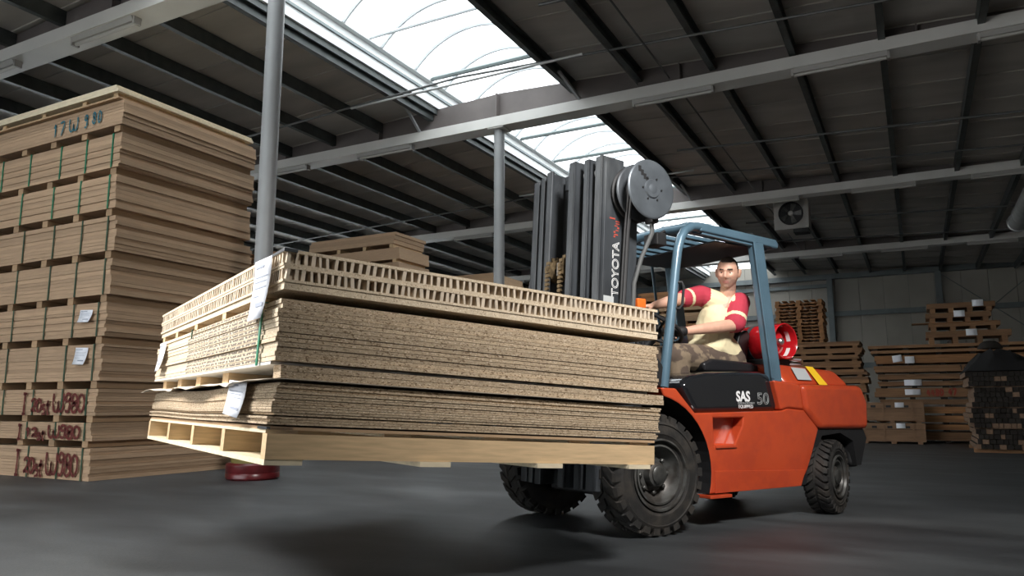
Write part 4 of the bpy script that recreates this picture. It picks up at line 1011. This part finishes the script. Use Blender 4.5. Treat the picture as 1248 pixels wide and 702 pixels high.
# head frame: fy = facing direction, fz = up, fx = his left (image right)
fy = (view * 1.0 - _rt * .20 + Vector((0, 0, -.02))).normalized(); fz = (Vector((0, 0, 1)) + _rt * .10); fz = (fz - fy * fz.dot(fy)).normalized(); fx = fy.cross(fz) * -1
if fx.dot(_rt) < 0: fx = -fx
HM = Matrix((fx, fy, fz)).transposed()
HS = 1.10
def hshape(d):
    """unit direction in head frame (x his left, y front, z up) -> surface point (metres)"""
    x, y, z = d; p = Vector((x * .079, y * .098, z * .122))
    g = lambda a, b, s: math.exp(-((a) ** 2 + (b) ** 2) / (s * s))
    if z < 0: p.x *= 1 - .20 * min(1, -z) ** 1.3; p.y *= 1 - .10 * min(1, -z)
    if y > 0 and z < .2: p.y *= 1 - .06 * y
    if z > .3: p.x *= 1 + .03
    X, Z = p.x, p.z
    if y > 0:
        p.y += .031 * math.exp(-(X / .0125) ** 2) * (math.exp(-((Z + .026) / .016) ** 2) + .62 * math.exp(-((Z + .004) / .02) ** 2) + .2 * math.exp(-((Z - .016) / .015) ** 2))
        p.y += .008 * math.exp(-((abs(X) - .014) / .008) ** 2) * math.exp(-((Z + .030) / .009) ** 2)
        p.y += .009 * math.exp(-((Z - .030) / .012) ** 2) * math.exp(-(X / .05) ** 4)
        p.y -= .014 * math.exp(-((abs(X) - .031) / .016) ** 2) * math.exp(-((Z - .008) / .013) ** 2)
        p.y += .006 * math.exp(-((abs(X) - .045) / .018) ** 2) * math.exp(-((Z + .018) / .016) ** 2)
        p.y += .010 * math.exp(-(X / .024) ** 2) * (math.exp(-((Z + .056) / .006) ** 2) + math.exp(-((Z + .069) / .007) ** 2))
        p.y -= .004 * math.exp(-(X / .03) ** 2) * math.exp(-((Z + .0625) / .0035) ** 2)
        p.y += .014 * math.exp(-(X / .026) ** 2) * math.exp(-((Z + .100) / .018) ** 2)
    return p * HS
def hworld(p): return head_c + HM @ Vector(p)
def head_mesh(m, off=0.0):
    n1, n2 = 72, 56; vs = []; fs = []
    for i in range(n2 + 1):
        t = math.pi * (i + .02) / (n2 + .04)
        for j in range(n1):
            a = 2 * math.pi * j / n1; d = Vector((math.sin(t) * math.cos(a), math.sin(t) * math.sin(a), math.cos(t)))
            vs.append(hworld(hshape(d) + d * off))
    for i in range(n2):
        for j in range(n1): fs.append((i * n1 + j, i * n1 + (j + 1) % n1, (i + 1) * n1 + (j + 1) % n1, (i + 1) * n1 + j))
    fs += [tuple(range(n1 - 1, -1, -1)), tuple(n2 * n1 + j for j in range(n1))]
    m.add(vs, fs)
def hand(m, wrist, knuck, side, grip, r_=1.0):
    """palm from wrist to knuckles, four fingers curling along 'grip' (axis of what is held), thumb from the palm side"""
    wv = (knuck - wrist).normalized(); ax = grip.normalized(); ax = (ax - wv * ax.dot(wv)).normalized(); down = wv.cross(ax)
    if down.z > 0: down = -down
    L_ = .095
    k0 = wrist + wv * L_
    for i in range(3): cone(m, wrist + ax * (.012 * (i - 1)), k0 + ax * (.026 * (i - 1)), .019 * r_, .0145 * r_)
    for i, ln in enumerate((.9, 1.0, .95, .78)):
        b = k0 + ax * (.030 - .0205 * i); p1 = b + wv * .030 * ln + down * .012; p2 = p1 + down * .026 * ln + wv * .004; p3 = p2 - wv * .020 * ln + down * .010
        chain(m, [b, p1, p2, p3], [.0105 * r_, .0098 * r_, .009 * r_, .008 * r_])
    tb = wrist + wv * .035 + ax * .026; t1 = tb + ax * .018 + wv * .022 + down * .014; t2 = t1 + wv * .022 + down * .022 - ax * .012
    chain(m, [tb, t1, t2], [.0135 * r_, .0115 * r_, .009 * r_])

P = thing('person', 'man in cream shirt with crimson sleeves driving the forklift, looking out past the guard', 'person', TM @ Vector((-1.34, .08, 1.22)))
PW = Matrix.Translation(-P.location)
bd = MB(PW)
head_mesh(bd)
for s in (1, -1):   # ears
    e = hworld(Vector((s * .083, -.008, .0)) * HS)
    ell(bd, e, (.011 * HS, .020 * HS, .034 * HS), HM); ell(bd, hworld(Vector((s * .090, -.016, .010)) * HS), (.008, .014, .028), HM)
cone(bd, neck + Vector((0, 0, -.02)), head_c + Vector((0, 0, -.07)) - fy * .025, .066, .060)
chain(bd, [chest, neck + Vector((0, 0, -.03))], [.135, .09]); chain(bd, [pel, waist, chest], [.15, .14, .135])
chain(bd, [neck + Vector((0, 0, -.05)), Ls], [.08, .07]); chain(bd, [neck + Vector((0, 0, -.05)), Rs], [.08, .07])
chain(bd, [Ls, Le, Le.lerp(Lw, .35), Lw], [.066, .051, .050, .031]); chain(bd, [Rs, Re, Re.lerp(Rw, .3), Rw], [.066, .050, .049, .031])
for h_, k_, a_, t_ in ((HL, KL, AL, TL), (HR, KR, AR, TR)): chain(bd, [h_, k_, k_.lerp(a_, .35), a_, t_], [.10, .068, .066, .045, .035])
rimdir = (TM.to_3x3() @ sb).normalized()
hand(bd, Lw, Lh, 1, rimdir + _up * .3); hand(bd, Rw, Rh, -1, TM.to_3x3() @ Vector((0, 1, 0)))
def head_local(c): return HM.transposed() @ (Vector(c) + P.location - head_c) / HS
def pick_body(c):
    p = head_local(c)
    if abs(p.x) < .09 and -.13 < p.z < .13 and abs(p.y) < .14:
        if p.y > .06 and abs(p.x) < .021 and -.0735 < p.z < -.053: return 2
        if p.y > .05 and .024 < p.z < .034 and .014 < abs(p.x) < .048: return 3
        if p.y > -.01 and p.z < -.030 and not (abs(p.x) < .012 and p.z > -.045) and not (p.z > -.045 and abs(p.x) > .04 and p.y > .03): return 1
    return 0
remesh('body', bd, .0062, ['skin', 'stub', 'lip', 'hair'], P, pick_body, 3)
# hair: close-cropped cap
hm = MB(PW); n1, n2 = 60, 30; vs = []; fs = []; idx = {}
for i in range(n2 + 1):
    t = math.pi * .62 * i / n2
    for j in range(n1):
        a = 2 * math.pi * j / n1; d = Vector((math.sin(t) * math.cos(a), math.sin(t) * math.sin(a), math.cos(t)))
        front = max(0, d.y); lim = .60 * front + (-.32 if d.y < .1 else .05 * 0)
        temple = .25 * math.exp(-((abs(d.x) - .62) / .18) ** 2) * (1 if d.y > .25 else 0)
        lim = (.62 + temple * .3) * (1 if d.y > .30 else 0) + (0 if d.y > .30 else (-.05 if d.y > -.05 else -.38))
        off = .0024 if d.z > lim + .05 else (.001 if d.z > lim else -.006)
        vs.append(hworld(hshape(d) + d * off * HS))
for i in range(n2):
    for j in range(n1): fs.append((i * n1 + j, i * n1 + (j + 1) % n1, (i + 1) * n1 + (j + 1) % n1, (i + 1) * n1 + j))
fs.append(tuple(range(n1 - 1, -1, -1)))
hm.add(vs, fs).build('hair', 'hair', P, True)
for s in (1, -1):
    e = MB(PW); c = hworld(Vector((s * .031, .0665, .006)) * HS); ell(e, c, (.0150, .0105, .0068), HM); ey = e.build('eye', 'eyew', P, True)
    e = MB(PW); ell(e, hworld(Vector((s * .031 - .001, .0755, .005)) * HS), (.0066, .0032, .0064), HM, 12); e.build('iris', 'iris', ey, True)
    e = MB(PW); chain(e, [hworld(Vector((s * (.014 + .011 * k), .083 - .003 * k - .0024 * k * k, .0215 + .0035 * (k in (1, 2)))) * HS) for k in range(4)], [.0026, .0032, .003, .0018]); e.build('eyebrow', 'hair', P, True)
    e = MB(PW); chain(e, [hworld(Vector((s * (.019 + .008 * k), .0745 - .0016 * k * k * .6, .0125 + .0024 * (k in (1, 2)))) * HS) for k in range(4)], [.0018, .0024, .0024, .0018]); e.build('eyelid', 'stub', P, True)
# shirt
sm_ = MB(PW)
chain(sm_, [chest, neck + Vector((0, 0, -.055)) - view * .02], [.15, .098]); chain(sm_, [pel + Vector((0, 0, .03)), waist, chest], [.165, .16, .15])
ell(sm_, J(862, 424, .05), (.17, .15, .10)); ell(sm_, J(871, 402, .03), (.16, .15, .17))
chain(sm_, [neck + Vector((0, 0, -.06)), Ls], [.092, .088]); chain(sm_, [neck + Vector((0, 0, -.06)), Rs], [.092, .086])
Lhem, Rhem = Ls.lerp(Le, .90), Rs.lerp(Re, .62)
chain(sm_, [Ls, Lhem], [.084, .082]); chain(sm_, [Rs, Rhem], [.084, .075])
def seg(c, a, b):
    t = (c - a).dot(b - a) / (b - a).length_squared; tc_ = max(0, min(1, t)); return (c - a.lerp(b, tc_)).length, t
def pick_shirt(c):
    c = Vector(c) + P.location
    dl, tl_ = seg(c, Ls, Lhem); dr, tr_ = seg(c, Rs, Rhem)
    s = (c - neck).dot(sh_ax); up_ = (c.z - neck.z)
    colr = (c - (neck + Vector((0, 0, -.055)) - view * .02)).length
    if up_ > -.10 and colr < .104 and (c - neck).dot(view) > -.02 and up_ > -.055: return 1
    dn = max(0, -up_ - .02)
    if (dl < .092 and tl_ > .25) or (s > .045 - .42 * dn and up_ > -.20 and (c - chest).dot(view) < .13):
        return 0 if dl < .105 and .74 < tl_ < .90 else 1
    if (dr < .090 and tr_ > .2) or (s < -.155 - .75 * dn and up_ > -.22):
        return 0 if dr < .105 and .74 < tr_ < .90 else 1
    return 0
remesh('shirt', sm_, .0065, ['cream', 'crim'], P, pick_shirt, 7)
cr_ = MB(PW); cc = neck + Vector((0, 0, -.012)) - view * .008; ca = _rt; cb_ = (view * .8 + Vector((0, 0, -.55))).normalized()
cr_.tube([cc + ca * .083 * math.cos(a) + cb_ * .083 * math.sin(a) for a in [2 * math.pi * i / 24 for i in range(24)]], .011, 8, True).build('collar', 'crim', P, True)
# trousers, boots, glove, wrist band
tr = MB(PW)
chain(tr, [pel + Vector((0, 0, .0)), HL], [.165, .145]); chain(tr, [pel, HR], [.165, .14])
for h_, k_, a_ in ((HL, KL, AL), (HR, KR, AR)):
    chain(tr, [h_, h_.lerp(k_, .5), k_, k_.lerp(a_, .5), a_ + Vector((0, 0, .03))], [.135, .118, .098, .094, .075])
remesh('trousers', tr, .0095, ['camo', 'greycloth'], P, lambda c: 1 if (Vector(c) + P.location - KR).length < .0 else 0, 3)
for a_, t_ in ((AL, TL), (AR, TR)):
    b_ = MB(PW); chain(b_, [a_ + Vector((0, 0, .06)), a_], [.058, .06]); chain(b_, [a_ + Vector((0, 0, -.02)), t_], [.055, .045]); remesh('boot', b_, .01, ['boot'], P)
gl = MB(PW); hand(gl, Lw.lerp(Lh, .1), Lh, 1, rimdir + _up * .3, 1.3); remesh('glove', gl, .006, ['glove'], P, None, 2)
wb_ = MB(PW); d = (Lw - Le).normalized(); cone(wb_, Lw - d * .012, Lw + d * .022, .040, .040); wb_.build('wrist_band', 'glove', P, True)
